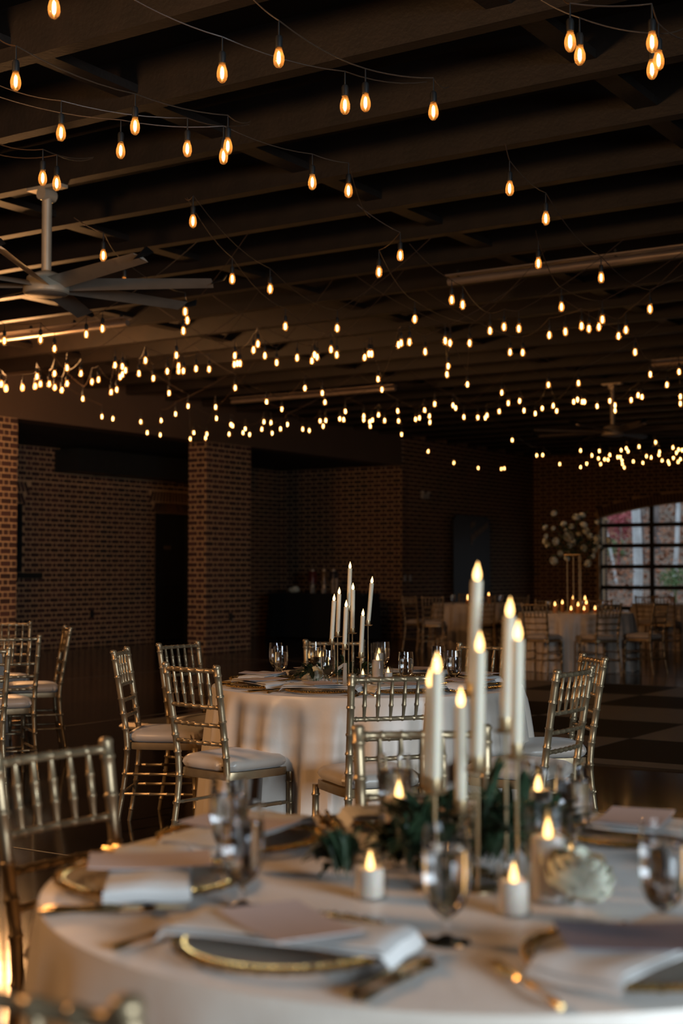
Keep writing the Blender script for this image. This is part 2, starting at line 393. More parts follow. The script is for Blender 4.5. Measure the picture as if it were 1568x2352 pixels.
# door, bay window, duct
struct('wall_sky_blocker', MB().box((XBK - .32, (Y0 + YR) / 2, ZS / 2), (.1, YR - Y0 + 1, ZS + .3)).mesh('backing', DECK, False))  # added backing box, stops sky light leaking round door and bay window
dr = struct('door_1', MB().box((XBK - .06, (dh[0] + dh[1]) / 2, 1.2), (.05, dh[1] - dh[0] - .1, 2.36)).mesh('door', BLACK, False))
for y in (dh[0] + .025, dh[1] - .025): link('door_frame', MB().box((XBK - .03, y, 1.21), (.1, .05, 2.42)).mesh('f', DARKM, False), dr)
link('door_frame', MB().box((XBK - .03, (dh[0] + dh[1]) / 2, 2.395), (.1, dh[1] - dh[0], .05)).mesh('f', DARKM, False), dr)
link('sign_plate', MB().box((XBK - .03, 20.98, 1.77), (.012, .2, .07)).mesh('plate', mat('dim_plate', (.12, .09, .06), .5)), dr)
link('push_bar', MB().box((XBK - .015, 21.05, 1.05), (.05, .75, .05)).mesh('bar', DARKM), dr)
w2 = struct('window_2', MB().box((XBK - .1, (wh[0] + wh[1]) / 2, (wh[2] + wh[3]) / 2), (.03, wh[1] - wh[0], wh[3] - wh[2])).mesh('win', BLACK, False))
for y in (wh[0] + .02, wh[1] - .02): link('frame', MB().box((XBK - .04, y, (wh[2] + wh[3]) / 2), (.1, .045, wh[3] - wh[2])).mesh('f', DARKM, False), w2)
link('sill', MB().box((XBK + .02, (wh[0] + wh[1]) / 2 + .15, wh[2] - .05), (.14, wh[1] - wh[0] + .5, .09)).mesh('sill', DARKM, False), w2)
tag(link('air_duct', MB().box((0, 0, 0), (.55, 4.6, .40)).box((0, -1.3, 0), (.57, .05, .42)).box((0, 1.0, 0), (.57, .05, .42)).mesh('duct', DARKM, False), None, (XBK + .3, 20.2, 3.23)), 'dark air duct under the bay ceiling above the dark door', 'duct')
tag(link('outlet_box', MB().box((0, 0, 0), (.03, .07, .115)).mesh('outlet', BLACK), None, (XBK + .025, 18.85, .56)), 'black outlet box low on the recessed brick wall', 'outlet')
# ceiling: deck, beams, cross braces
cl = struct('ceiling', MB().box(((XL + XR) / 2, (YB + YF) / 2, ZC + .55), (XR - XL + .6, YF - YB + .6, .1)).mesh('deck', DECK, False))
cs = []
BSP = .925; B0 = 5.32
bw = .10; bh = .29
beam_me = MB().box((0, 0, 0), (XR - XL, bw, bh)).mesh('beam', WOOD, False)
nbm = 0; y = B0 - 11 * BSP
brace_me = MB().box((0, 0, 0), (.14, BSP - bw, .05)).mesh('brace', WOOD, False)
while y < YF - .2:
    link('beam', beam_me, cl, ((XL + XR) / 2, y, ZC + bh / 2))
    if y + BSP < YF:
        for k in range(-3, 6):
            x = -3.1 - 2.45 * k + (1.2 if nbm % 2 else 0) * 0 + random.uniform(-.05, .05)
            if XL < x < XR: link('cross_brace', brace_me, cl, (x, y + BSP / 2, ZC + .10))
    y += BSP; nbm += 1
# linear tube fixtures under the beams
PIPE = mat('pale_metal_tube', (.36, .28, .22), .4, .6, .1, 3)
def tube_fix(a, b, label):
    pa, pb = at_z(a[0], a[1], 3.93), at_z(b[0], b[1], 3.93)
    pb.y = pa.y; L_ = (pb - pa).length; m = (pa + pb) / 2
    t = thing('ceiling_tube', label, 'pipe', m)
    link('tube', MB().tube([(-L_ / 2, 0, 0), (L_ / 2, 0, 0)], .035, 10).mesh('tube', PIPE), t)
    link('reflector', MB().box((0, 0, .05), (L_, .14, .012)).mesh('refl', PIPE, False), t)
    for k in (-.46, -.15, .15, .46): link('hanger', MB().box((L_ * k, 0, .07), (.02, .03, .06)).mesh('hang', DARKM, False), t)
tube_fix((1030, 648), (1640, 568), 'long pale ceiling tube at the upper right under the beams')
tube_fix((533, 923), (905, 892), 'pale ceiling tube over the middle of the room, behind hanging bulbs')
tube_fix((-40, 783), (310, 745), 'pale ceiling tube at the left, just under the ceiling fan')
tube_fix((1498, 838), (1640, 830), 'short dim ceiling tube near the right edge')

# ------------------------------------------------------------------ outside
GR = mat('leaf_litter', (.21, .13, .09), .9, 0, .5, 3.0, c2=(.09, .065, .045), bump=.4, bscale=6)
gb = MB(); 
for i in range(13):
    for j in range(13):
        x = -40 + 70 * i / 12; y = YF + .35 + 60 * j / 12; gb.v.append((x, y, -.15 + max(0, (y - YF - 4)) * .22 + random.uniform(-.2, .2) * (j > 0)))
for i in range(12):
    for j in range(12): a = i * 13 + j; gb.f.append((a, a + 13, a + 14, a + 1))
tag(struct('ground_outside', gb.mesh('hill', GR)), 'leaf-strewn slope outside the arched window', 'ground')
BARK = {'w': mat('pale_bark', (.62, .64, .66), .8, 0, .2, 4, bump=.4, bscale=20), 'g': mat('grey_bark', (.20, .17, .16), .9, 0, .3, 4, bump=.4), 'b': mat('brown_bark', (.13, .10, .08), .9, 0, .3, 4)}
FOL = {'r': mat('red_leaves', (.36, .08, .09), .8, 0, .4, 2), 'g': mat('green_leaves', (.12, .20, .08), .8, 0, .4, 2), 'o': mat('rust_leaves', (.30, .12, .06), .8, 0, .4, 2)}
def tree(px, d, wpx, k, label, lean=0., px2=None):
    r = wpx * d / F / 2; base = at_d(px, 1420, d); base.z = 0
    b = MB(); hgt = 9; pts = [(0, 0, -.3)]
    for i in range(1, 10):
        pts.append((lean * i * cy_ + .04 * math.sin(i * 1.3), lean * i * sy_, hgt * i / 9))
    b.tube(pts, [r * (1.06 - .03 * i) for i in range(10)], 10)
    tag(link('tree_trunk', b.mesh('trunk', BARK[k]), None, (base.x, base.y, .2)), label, 'tree')
tree(1463, 38, 21, 'w', 'thick white tree trunk outside the arched window')
tree(1424, 42, 6, 'w', 'thin pale leaning trunk at the left of the arched window', -.17)
tree(1540, 40, 10, 'w', 'slim white crooked trunk right of the window mullion', .09)
tree(1508, 46, 20, 'g', 'broad grey trunk just right of the window mullion')
tree(1476, 44, 9, 'g', 'grey trunk behind the thick white trunk')
tree(1424, 52, 8, 'b', 'far brown trunk between leaning and white trunks')
tree(1560, 50, 14, 'b', 'far brown trunk at the right edge of the window')
def shrub(px, py, d, rpx, k, label, n=260):
    c = at_d(px, py, d); r = rpx * d / F; b = MB()
    for i in range(n):
        th, ph = random.uniform(0, 2 * PI), math.acos(random.uniform(-1, 1)); rad = r * random.random() ** .4
        p = Vector((math.sin(ph) * math.cos(th), math.sin(ph) * math.sin(th), math.cos(ph) * .8)) * rad; s = r * .09
        q = Matrix.Rotation(random.uniform(0, 6), 3, 'X') @ Matrix.Rotation(random.uniform(0, 6), 3, 'Z')
        b.add([p + q @ Vector(v) * s for v in ((-1, 0, 0), (0, -.6, .2), (1.2, 0, 0), (0, .6, .2))], [(0, 1, 2, 3)])
    b.tube([(0, 0, -c.z), (0, 0, 0)], .03, 6)
    tag(link('shrub', b.mesh('shrub', FOL[k], False), None, c), label, 'shrub')
shrub(1420, 1195, 44, 55, 'r', 'red-leaved shrub behind the upper left window panes', 420)
shrub(1550, 1330, 37, 38, 'g', 'green shrub behind the lower right window panes', 420)
shrub(1395, 1265, 46, 45, 'g', 'green bush behind the left window panes', 320)
shrub(1420, 1330, 43, 50, 'o', 'rusty brown shrub behind the lower left panes', 420)
lit = MB(); rl = random.Random(5)
for i in range(5200):
    px_ = rl.uniform(1365, 1640); d_ = rl.uniform(37, 62); q_ = at_d(px_, 1300, d_); gz = -.15 + max(0, q_.y - YF - 4) * .22; s_ = rl.uniform(.03, .075); a_ = rl.uniform(0, 6)
    hz = gz + rl.random() ** 3 * 1.6; lit.add([(q_.x + s_ * math.cos(a_ + k * 1.57), q_.y + s_ * math.sin(a_ + k * 1.57), hz + rl.uniform(-.06, .06)) for k in range(4)], [(0, 1, 2, 3)])
tag(link('undergrowth', lit.mesh('undergrowth', FOL['o'], False)), 'rusty leaf undergrowth covering the slope outside the window', 'undergrowth', None, 'stuff')
for i in range(9): tree(1372 + i * 23 + rl.uniform(-6, 6), rl.uniform(50, 58), rl.uniform(3, 7), rl.choice('gb'), ('first', 'second', 'third', 'fourth', 'fifth', 'sixth', 'seventh', 'eighth', 'ninth')[i] + ' slender far trunk from the left in the window', rl.uniform(-.03, .03)); list(COL.objects)[-1]['group'] = 'slender trunks beyond the window'
shrub(1545, 1250, 50, 50, 'o', 'rusty brown shrub far behind the right panes', 380)

# ------------------------------------------------------------------ dance floor
DX, DY = -8.24, 9.27; SX, SY = 1.36, 1.24; NX, NY = 8, 5
df = thing('dance_floor', 'black and white checkered dance floor laid behind the middle table', 'dance floor', (DX, DY, 0))
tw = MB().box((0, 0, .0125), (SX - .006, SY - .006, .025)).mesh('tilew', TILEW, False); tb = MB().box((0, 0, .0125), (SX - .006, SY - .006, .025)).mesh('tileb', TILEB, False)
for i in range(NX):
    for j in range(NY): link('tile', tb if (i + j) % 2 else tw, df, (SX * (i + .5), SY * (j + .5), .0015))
ET = mat('floor_edge_trim', (.20, .16, .12), .4, .5)
def ramp(a, b, out):
    a, b, out = Vector(a), Vector(b), Vector(out)
    vs = [a, b, b + out, a + out, a + Vector((0, 0, .026)), b + Vector((0, 0, .026))]
    return MB().add(vs, [(4, 5, 2, 3), (0, 4, 3), (1, 2, 5), (0, 1, 5, 4), (0, 3, 2, 1)]).mesh('ramp', ET, False)
LX, LY = SX * NX, SY * NY
link('edge_ramp', ramp((0, 0, .001), (LX, 0, .001), (0, -.07, 0)), df); link('edge_ramp', ramp((0, LY, .001), (0, 0, .001), (-.07, 0, 0)), df)
link('edge_ramp', ramp((LX, LY, .001), (0, LY, .001), (0, .07, 0)), df); link('edge_ramp', ramp((LX, 0, .001), (LX, LY, .001), (.07, 0, 0)), df)

# ------------------------------------------------------------------ chiavari chair
def bamboo(pts, r, rings, taper=None, n=8, rr=1.2):
    """tube through pts with little ring bumps at the given fractions"""
    pts = [Vector(p) for p in pts]; seg_ = [0]
    for a, b in zip(pts, pts[1:]): seg_.append(seg_[-1] + (b - a).length)
    T = seg_[-1]
    def at(s):
        s = max(0, min(T, s))
        for i in range(len(pts) - 1):
            if s <= seg_[i + 1] + 1e-9:
                f = (s - seg_[i]) / max(1e-9, seg_[i + 1] - seg_[i]); return pts[i].lerp(pts[i + 1], f)
        return pts[-1]
    ss = set(seg_); e = .006
    for g in rings:
        for o in (-e, -e * .45, e * .45, e): ss.add(max(0, min(T, g * T + o)))
    ss = sorted(ss); out = []; rad = []
    for s in ss:
        k = r * (taper(s / T) if taper else 1)
        for g in rings:
            if abs(s - g * T) < e * .6: k *= rr
        out.append(at(s)); rad.append(k)
    return out, rad
def smooth_path(ctrl, n=12):
    out = []; c = [Vector(x) for x in ctrl]; c = [c[0] * 2 - c[1]] + c + [c[-1] * 2 - c[-2]]
    for i in range(1, len(c) - 2):
        for k in range(n):
            t = k / n; a, b, d, e = c[i - 1], c[i], c[i + 1], c[i + 2]
            out.append(.5 * ((2 * b) + (d - a) * t + (2 * a - 5 * b + 4 * d - e) * t * t + (3 * b - a - 3 * d + e) * t ** 3))
    out.append(c[-2]); return out
def post_x(z): return .158 + .010 * max(0, (z - .5) / .42)
def post_y(z): return -.178 - .072 * max(0, (z - .44) / .48) ** 1.15
ch = thing('chiavari_chair', '', 'chair')
for s in (-1, 1):
    b = MB(); p = smooth_path([(s * .176, -.232, 0), (s * .166, -.195, .22), (s * .158, -.178, .44), (s * post_x(.68), post_y(.68), .68), (s * post_x(.905), post_y(.905), .905)], 4)
    o_, r_ = bamboo(p, .0150, (.07, .24, .33, .46, .575, .66, .745, .865, .965), lambda t: .80 + .22 * min(1, t * 2))
    b.tube(o_, r_, 10)
    q = Vector((s * post_x(.92), post_y(.92), .905)); b.lathe([(0, -.004), (.0165, -.002), (.0185, .004), (.0165, .010), (.012, .0145), (0, .016)], 10, q)
    link('rear_post', b.mesh('rear_post', GOLD), ch)
    b = MB(); o_, r_ = bamboo([(s * .190, .178, 0), (s * .186, .172, .43)], .0150, (.30, .52, .68, .9), lambda t: .78 + .25 * min(1, t * 1.6)); b.tube(o_, r_, 10)
    link('front_leg', b.mesh('front_leg', GOLD), ch)
def rail(z, r, rings, name='back_rail', bow=.012, n=8):
    b = MB(); x = post_x(z) - .008; pts = [(x * t, post_y(z) - bow * (1 - t * t), z) for t in (-1, -.6, -.2, .2, .6, 1)]
    o_, r_ = bamboo(pts, r, rings); b.tube(o_, r_, n); link(name, b.mesh(name, GOLD), ch)
rail(.892, .0105, (.04, .17, .335, .5, .665, .83, .96), 'top_rail'); rail(.735, .0092, (.05, .17, .335, .5, .665, .83, .95)); rail(.655, .0092, (.05, .2, .35, .5, .65, .8, .95)); rail(.575, .0092, (.05, .2, .35, .5, .65, .8, .95))
for k in range(5):
    t = (k - 2) / 3.0; b = MB(); xa, xb = post_x(.735) * t, post_x(.89) * t
    o_, r_ = bamboo([(xa, post_y(.735) - .012 * (1 - t * t), .739), (xb, post_y(.89) - .012 * (1 - t * t), .888)], .0088, (.33, .66), lambda u: .45 + .55 * math.sin(PI * min(1, max(0, u * .9 + .05))) ** .5)
    b.tube(o_, r_, 8); link('spindle', b.mesh('spindle', GOLD), ch)
def seat_outline(w, d, front=1., n=40):
    out = []
    for k in range(n):
        a = 2 * PI * k / n; c, s = math.cos(a), math.sin(a); e = 2 / 5.5
        x = math.copysign(abs(c) ** e, c) * w; y = math.copysign(abs(s) ** e, s) * d
        x *= 1 + .09 * y / d * front; out.append((x, y + (.015 if y > 0 else 0) * (1 - (x / w) ** 2)))
    return out
b = MB(); ol = seat_outline(.182, .185); n_ = len(ol)
vs = [(x, y, .418) for x, y in ol] + [(x * 1.01, y * 1.01, .43) for x, y in ol] + [(x, y, .452) for x, y in ol]
fs = [tuple(range(n_))[::-1], tuple(range(2 * n_, 3 * n_))]
for l in range(2):
    for k in range(n_): fs.append((l * n_ + k, l * n_ + (k + 1) % n_, (l + 1) * n_ + (k + 1) % n_, (l + 1) * n_ + k))
link('seat_frame', b.add(vs, fs).mesh('seat_frame', GOLD), ch)
b = MB(); prof = [(.93, .453), (1.0, .462), (1.045, .478), (1.02, .495), (.92, .509), (.68, .518), (.3, .522)]
ol = seat_outline(.175, .178, 1, 56); n_ = len(ol); vs = []; fs = []
for li, (sc, z) in enumerate(prof):
    for k, (x, y) in enumerate(ol):
        wv = 1 + (.016 * math.sin(k * 2.9) + .012 * math.sin(k * 1.7 + 1)) * (1 if li in (1, 2, 3) else .2)
        vs.append((x * sc * wv, y * sc * wv, z))
vs.append((0, 0, .522)); c_ = len(vs) - 1
for l in range(len(prof) - 1):
    for k in range(n_): fs.append((l * n_ + k, l * n_ + (k + 1) % n_, (l + 1) * n_ + (k + 1) % n_, (l + 1) * n_ + k))
for k in range(n_): fs.append(((len(prof) - 1) * n_ + k, (len(prof) - 1) * n_ + (k + 1) % n_, c_))
fs.append(tuple(range(n_))[::-1])
link('cushion', b.add(vs, fs).mesh('cushion', SEATF), ch)
def stretcher(a, bb):
    m = MB(); o_, r_ = bamboo([a, bb], .0078, (.15, .38, .62, .85)); m.tube(o_, r_, 7); link('stretcher', m.mesh('stretcher', GOLD), ch)
for z in (.195, .295):
    for s in (-1, 1): stretcher((s * .187, .172, z), (s * .168, -.20, z))
for z in (.165, .255): stretcher((-.186, .174, z), (.186, .174, z))
stretcher((-.17, -.212, .19), (.17, -.212, .19))
CH = ch
def chair_top(px, py, target, label, group, turn=0., d=None):
    """px,py: middle of the top rail in the photograph; the chair faces target"""
    p = at_z(px, py, .915)
    if d: p = at_d(px, py, d)
    rz = face_to(p, target) + math.radians(turn)
    off = Matrix.Rotation(rz, 3, 'Z') @ Vector((0, -.25, 0)); loc = Vector((p.x, p.y, 0)) - off; loc.z = .0275 if False else 0
    return inst(CH, label, loc, rz, group)

def chair_at(X, d, th, label, group):
    """X, d: middle of the top rail; th: facing direction, 90 = straight away from the camera"""
    a = math.radians(th); p = W(X + .25 * math.cos(a), d + .25 * math.sin(a))
    return inst(CH, label, p, a + YAW - PI / 2, group)

# ------------------------------------------------------------------ tables and cloths
T1 = W(.235, 2.57); T2 = W(.127, 7.03); 
T3 = W(3.15, 19.2); T4 = W(2.33, 24.6); T5 = W(5.75, 24.4); T6 = W(-3.12, 9.8)
def cloth_mesh(R, Hh, seed, n=200, wob=1.):
    rnd = random.Random(seed); b = MB(); terms = [(rnd.choice((17, 19, 23, 29, 31)), rnd.uniform(0, 6.28), rnd.uniform(.5, 1)) for _ in range(4)] + [(7, rnd.uniform(0, 6), .7), (5, rnd.uniform(0, 6), .5)]
    rings = [(.25, 0), (.5, 0), (.75, 0), (.92, 0), (.985, 0)]
    vs = [(0, 0, Hh)]
    for f, _ in rings: vs += [(R * f * math.cos(2 * PI * k / n), R * f * math.sin(2 * PI * k / n), Hh) for k in range(n)]
    drops = [.002, .008, .02, .06, .12, .2, .3, .4, .5, .6, .68, .74, Hh - .004]
    for dz in drops:
        t = max(0, dz - .02) / (Hh - .02)
        for k in range(n):
            a = 2 * PI * k / n; s = sum(A * math.sin(q * a + ph + .25 * math.sin(3 * a) + t * .6) for q, ph, A in terms) / 3.0
            s = 1.25 * math.tanh(1.5 * s)
            r = R + min(dz, .02) * .3 + .045 * t ** .8 + s * .068 * t ** .55 * wob
            vs.append((r * math.cos(a), r * math.sin(a), Hh - dz))
    fs = [(0, 1 + k, 1 + (k + 1) % n) for k in range(n)]
    for l in range(len(rings) + len(drops) - 1):
        o = 1 + l * n
        for k in range(n): fs.append((o + k, o + (k + 1) % n, o + n + (k + 1) % n, o + n + k))
    b.add(vs, fs); me = b.mesh('cloth', SATIN)
    return me
TH = .765
def table(c, label, clabel, seed, R=.76):
    t = thing('round_table', label, 'table', (c.x, c.y, 0), 0)
    link('tabletop', MB().lathe([(0, .725), (R - .01, .725), (R - .004, .735), (R - .01, .757), (0, .757)], 48).mesh('top', mat('table_wood', (.25, .15, .08), .5)), t)
    for k in range(4):
        a = PI / 4 + k * PI / 2; link('leg', MB().tube([(.5 * math.cos(a), .5 * math.sin(a), 0), (.42 * math.cos(a), .42 * math.sin(a), .725)], .016, 8).mesh('leg', DARKM), t)
    cl_ = tag(link('tablecloth', cloth_mesh(R, TH, seed), None, (c.x, c.y, 0), (0, 0, seed * 1.3)), clabel, 'tablecloth')
    return t
table(T1, 'round table in the foreground under the ivory cloth', 'ivory satin cloth on the large blurred foreground table', 3)
table(T2, 'round table in the middle of the room under ivory cloth', 'ivory satin cloth on the sharply focused middle table', 5)
table(T3, 'round table under the tall flower arrangement, far right', 'pale cloth on the far table with the tall flower arrangement', 8)
table(T4, 'round table in the dark far background, left of tall flowers', 'dim cloth on the far table behind the tallest taper candle', 11)
table(T5, 'round table in front of the arched window, right edge', 'dark-looking cloth on the table before the arched window', 14)
table(T6, 'round table mostly cut off by the left edge', 'pale cloth just showing at the left edge', 17)

# ------------------------------------------------------------------ chairs
G1 = 'chairs around the foreground table'; G2 = 'chairs around the middle table'; G3 = 'chairs at the far right tables'; G6 = 'chairs at the left edge table'
chair_at(-1.15, 7.42, -3, 'gold chair left of middle table with its back seen edge-on', G2)
chair_at(-.655, 6.2, 47, 'gold chair in front left of middle table, full seat showing', G2)
chair_at(-.925, 8.1, -34, 'gold chair left of middle table, partly behind two nearer chairs', G2)
chair_at(-.044, 8.42, -86, 'gold chair on far side of middle table behind the candles', G2)
chair_at(.20, 5.66, 108, 'gold chair on near side of middle table, back to camera', G2)
chair_at(.80, 7.95, -127, 'gold chair at far right of middle table, behind taper candles', G2)
chair_at(.975, 5.97, 146, 'gold chair at right of middle table, nearer of the two', G2)
chair_at(1.21, 6.85, 188, 'gold chair at right of middle table, farther of the two', G2)
chair_at(-.67, 3.32, -37, 'large blurred gold chair at left of the foreground table', G1)
chair_at(.21, 3.74, -86, 'gold chair directly behind the foreground taper candles', G1)
chair_at(-.345, 1.45, 58, 'out-of-focus gold chair top in the bottom left corner', G1)
chair_at(-2.66, 11.4, -82, 'left-edge gold chair farthest back against the brick wall', G6)
chair_at(-2.06, 8.95, 118, 'left-edge gold chair with slatted back overlapping the farthest one', G6)
chair_at(-2.0, 10.42, -162, 'gold chair facing left, right of the left-edge table', G6)
chair_top(-52, 1488, T6, 'gold chair at left edge whose post just enters the picture', G6)
chair_top(1400, 1381, T3, 'far gold chair with its back square to camera, before window', G3, 12, 17.9)
chair_top(1518, 1385, T3, 'far gold chair turned left, beside the arched window', G3, 0, 18.3)
chair_top(1226, 1383, T3, 'far gold chair left of the tall-flower table, side on', G3, 0, 18.1)
chair_top(1378, 1386, T3, 'dim far gold chair across the tall-flower table', G3, 0, 20.4)
chair_top(1255, 1386, T3, 'dim far gold chair behind the tall-flower table at left', G3, 0, 20.45)
chair_top(938, 1364, T4, 'leftmost far gold chair in the dark, seen side-on', G3, 0, 23.6)
chair_top(993, 1366, T4, 'far gold chair second from left in the dark', G3, 20, 23.0)
chair_top(1113, 1368, T4, 'far gold chair hidden behind the tallest taper candle', G3, 0, 23.3)
chair_top(1195, 1368, T4, 'far gold chair in the dark between two lit tapers', G3, 0, 23.5)
chair_top(1075, 1362, T4, 'far gold chair on the far side of the dark table', G3, 0, 25.9)
chair_top(1480, 1374, T5, 'far gold chair silhouetted left of the window mullion base', G3, 0, 23.4)
chair_top(1524, 1375, T5, 'far gold chair silhouetted against the green window panes', G3, 0, 23.2)

# ------------------------------------------------------------------ tableware prototypes
def proto_goblet():
    t = thing('water_goblet', '', 'glass')
    outer = [(0, 0), (.034, 0), (.035, .0025), (.015, .006), (.006, .012), (.0048, .03), (.007, .038), (.014, .042), (.026, .055), (.034, .075), (.0365, .10), (.0362, .13), (.0335, .172)]
    inner = [(.0325, .172), (.0352, .13), (.0355, .10), (.033, .077), (.025, .058), (.012, .048), (0, .046)]
    link('glass', MB().lathe(outer + inner, 24).mesh('goblet', GLASS), t)
    link('water', MB().lathe([(0, .0465), (.012, .0485), (.0247, .0585), (.0327, .0772), (.0352, .10), (.0350, .128), (.0345, .140), (0, .1395)], 24).mesh('water', WATER), t)
    return t
GOB = proto_goblet()
def proto_charger():
    t = thing('charger_plate', '', 'plate'); R = .165
    link('plate', MB().lathe([(0, .004), (.09, .004), (.11, .007), (R - .008, .014), (R - .008, .017), (.108, .010), (.09, .007), (0, .007)], 40).mesh('plate', PLATE), t)
    b = MB(); n = 90; 
    for k in range(n):
        a = 2 * PI * k / n; b.lathe([(0, -.0052), (.0036, -.0037), (.0052, 0), (.0036, .0037), (0, .0052)], 8, (R * math.cos(a), R * math.sin(a), .016 + .0015 * math.sin(k * 2.3)))
    for k in range(n):
        a = 2 * PI * (k + .5) / n; b.lathe([(0, -.0042), (.0030, -.003), (.0042, 0), (.0030, .003), (0, .0042)], 7, ((R - .012) * math.cos(a), (R - .012) * math.sin(a), .0175))
    b.tube([(R * .985 * math.cos(2 * PI * k / 60), R * .985 * math.sin(2 * PI * k / 60), .0145) for k in range(61)], .0035, 5, False)
    link('beaded_rim', b.mesh('rim', BEAD), t); return t
CHG = proto_charger()
def proto_napkin():
    b = MB(); L_, Wd = .34, .145; nx, ny = 26, 8
    def layer(z0, th, x0, x1, sx, jit):
        vs = []; fs = []
        for side in (1, -1):
            for i in range(nx + 1):
                for j in range(ny + 1):
                    u = i / nx; v = j / ny; x = x0 + (x1 - x0) * u; yy = (v - .5) * Wd * sx
                    drop = -.016 * max(0, (abs(x) - .172) / .014) ** 1.1
                    e = min(1, 6 * min(v, 1 - v) + .25) * min(1, 8 * min(u, 1 - u) + .25)
                    z = z0 + drop + jit * math.sin(x * 40 + side) * .5 + .0015 * math.sin(yy * 60 + x * 12) + side * th * e
                    vs.append((x, yy, max(z, .003)))
        m = (nx + 1) * (ny + 1)
        for s in (0, 1):
            for i in range(nx):
                for j in range(ny):
                    a = s * m + i * (ny + 1) + j; q = (a, a + ny + 1, a + ny + 2, a + 1); fs.append(q if s == 0 else q[::-1])
        for i in range(nx):
            for j, sg in ((0, 1), (ny, -1)): a = i * (ny + 1) + j; c = a + ny + 1; fs.append((a, m + a, m + c, c))
        for j in range(ny):
            for i in (0, nx): a = i * (ny + 1) + j; fs.append((a, a + 1, m + a + 1, m + a))
        b.add(vs, fs)
    layer(.0275, .0034, -.186, .186, 1.0, .0012); layer(.0350, .0034, -.181, .178, .94, .0010)
    return tag(link('napkin', b.mesh('napkin', LINEN)), '', 'napkin')
NAP = proto_napkin()
def proto_card(m, w_, h_):
    b = MB(); n = 8; vs = []
    for s in (0, .0012):
        for i in range(n + 1):
            for j in (0, 1): u = i / n - .5; vs.append((w_ * (j - .5), h_ * u, .0405 + s + .004 * (2 * u) ** 2))
    fs = []; m_ = 2 * (n + 1)
    for i in range(n): a = 2 * i; fs += [(a, a + 1, a + 3, a + 2), (m_ + a, m_ + a + 2, m_ + a + 3, m_ + a + 1), (a, a + 2, m_ + a + 2, m_ + a), (a + 1, m_ + a + 1, m_ + a + 3, a + 3)]
    fs += [(0, m_, m_ + 1, 1), (2 * n, 2 * n + 1, m_ + 2 * n + 1, m_ + 2 * n)]
    return tag(link('menu_card', b.add(vs, fs).mesh('card', m, False)), '', 'card')
CRD = proto_card(CARD, .135, .215); CRDD = proto_card(CARDD, .15, .23)
def blade_mesh(kind):
    b = MB()
    b.tube(smooth_path([(0, -.115, .006), (0, -.06, .008), (0, -.005, .0085), (0, .012, .006)], 4), [.0045 + .0012 * math.sin(i * 1.1) for i in range(13)], 6)
    if kind == 'knife':
        b.add([(-.0075, .01, .005), (.006, .01, .005), (.009, .07, .005), (.006, .105, .005), (-.004, .118, .005), (-.0075, .07, .005)] + [(-.0075, .01, .0075), (.006, .01, .0075), (.009, .07, .006), (.006, .105, .006), (-.004, .118, .006), (-.0075, .07, .0085)],
              [(0, 1, 2, 3, 4, 5)[::-1], (6, 7, 8, 9, 10, 11)] + [(k, (k + 1) % 6, 6 + (k + 1) % 6, 6 + k) for k in range(6)])
    elif kind == 'fork':
        b.box((0, .045, .007), (.022, .03, .002)); b.box((0, .022, .0065), (.009, .03, .003))
        for k in (-1.5, -.5, .5, 1.5): b.box((k * .0062, .08, .008), (.0032, .045, .002))
    else:
        b.lathe([(0, -.004), (.010, -.002), (.0155, .003), (.0145, .004), (.009, 0), (0, -.0015)], 14, (0, .06, .008)); b.box((0, .028, .0065), (.008, .04, .003))
    return b.mesh(kind, FLATW)
KNI = tag(link('table_knife', blade_mesh('knife')), '', 'knife'); FRK = tag(link('table_fork', blade_mesh('fork')), '', 'fork'); SPN = tag(link('table_spoon', blade_mesh('spoon')), '', 'spoon')
def setting(tc_, ang, r, where, gname, knap=0., kcard=0., dark=False, simple=False):
    """ang is measured in the photographer's frame (0 = right, 90 = away)"""
    a = math.radians(ang); X = r * math.cos(a); d = r * math.sin(a); p = Vector((tc_.x, tc_.y, TH)) + W(X, d)
    rz = face_to(p, tc_)           # local +y towards the table centre
    R = Matrix.Rotation(rz, 3, 'Z')
    inst(CHG, 'glass charger with gold beaded rim ' + where, p, rz, 'chargers on the ' + gname)
    inst(NAP, 'folded white napkin on the charger ' + where, p, rz + math.radians(knap), 'napkins on the ' + gname)
    if dark: inst(CRDD, 'dark mauve menu card on the napkin ' + where, p, rz + math.radians(kcard))
    else: inst(CRD, 'blush menu card on the napkin ' + where, p, rz + math.radians(kcard), 'menu cards on the ' + gname)
    inst(KNI, 'gold knife right of the charger ' + where, p + R @ Vector((.203, -.035, 0)), rz + .03, 'knives on the ' + gname)
    inst(SPN, 'gold spoon outside the knife ' + where, p + R @ Vector((.225, -.04, 0)), rz + .03, 'spoons on the ' + gname)
    inst(FRK, 'gold fork left of the charger ' + where, p + R @ Vector((-.203, -.035, 0)), rz - .02, 'forks on the ' + gname)
fg = 'foreground table'; mg = 'middle table'
setting(T1, 141, .57, 'back left of the foreground table', fg, 8, 10)
setting(T1, 182, .575, 'at the left of the foreground table', fg, 4, 6)
setting(T1, 236, .56, 'front and centre of the foreground table', fg, 12, 62)
setting(T1, 289, .575, 'front right of the foreground table', fg, 30, 70, True)
setting(T1, 48, .56, 'back right of the foreground table', fg, 10, 20)
setting(T1, 95, .58, 'behind the foreground tapers', fg, 5, 10)
setting(T1, 5, .57, 'beyond the right edge of the foreground table', fg, 0, 8)
setting(T2, 247, .55, 'front left of the middle table', mg, 10, 40)
setting(T2, 205, .56, 'at the left of the middle table', mg, 6, 10)
setting(T2, 160, .56, 'back left of the middle table', mg, 4, 10)
setting(T2, 118, .56, 'far side left of the middle table', mg, 4, 10)
setting(T2, 288, .55, 'nearest the camera on the middle table', mg, 2, 12)
setting(T2, 330, .56, 'front right of the middle table', mg, 8, 10)
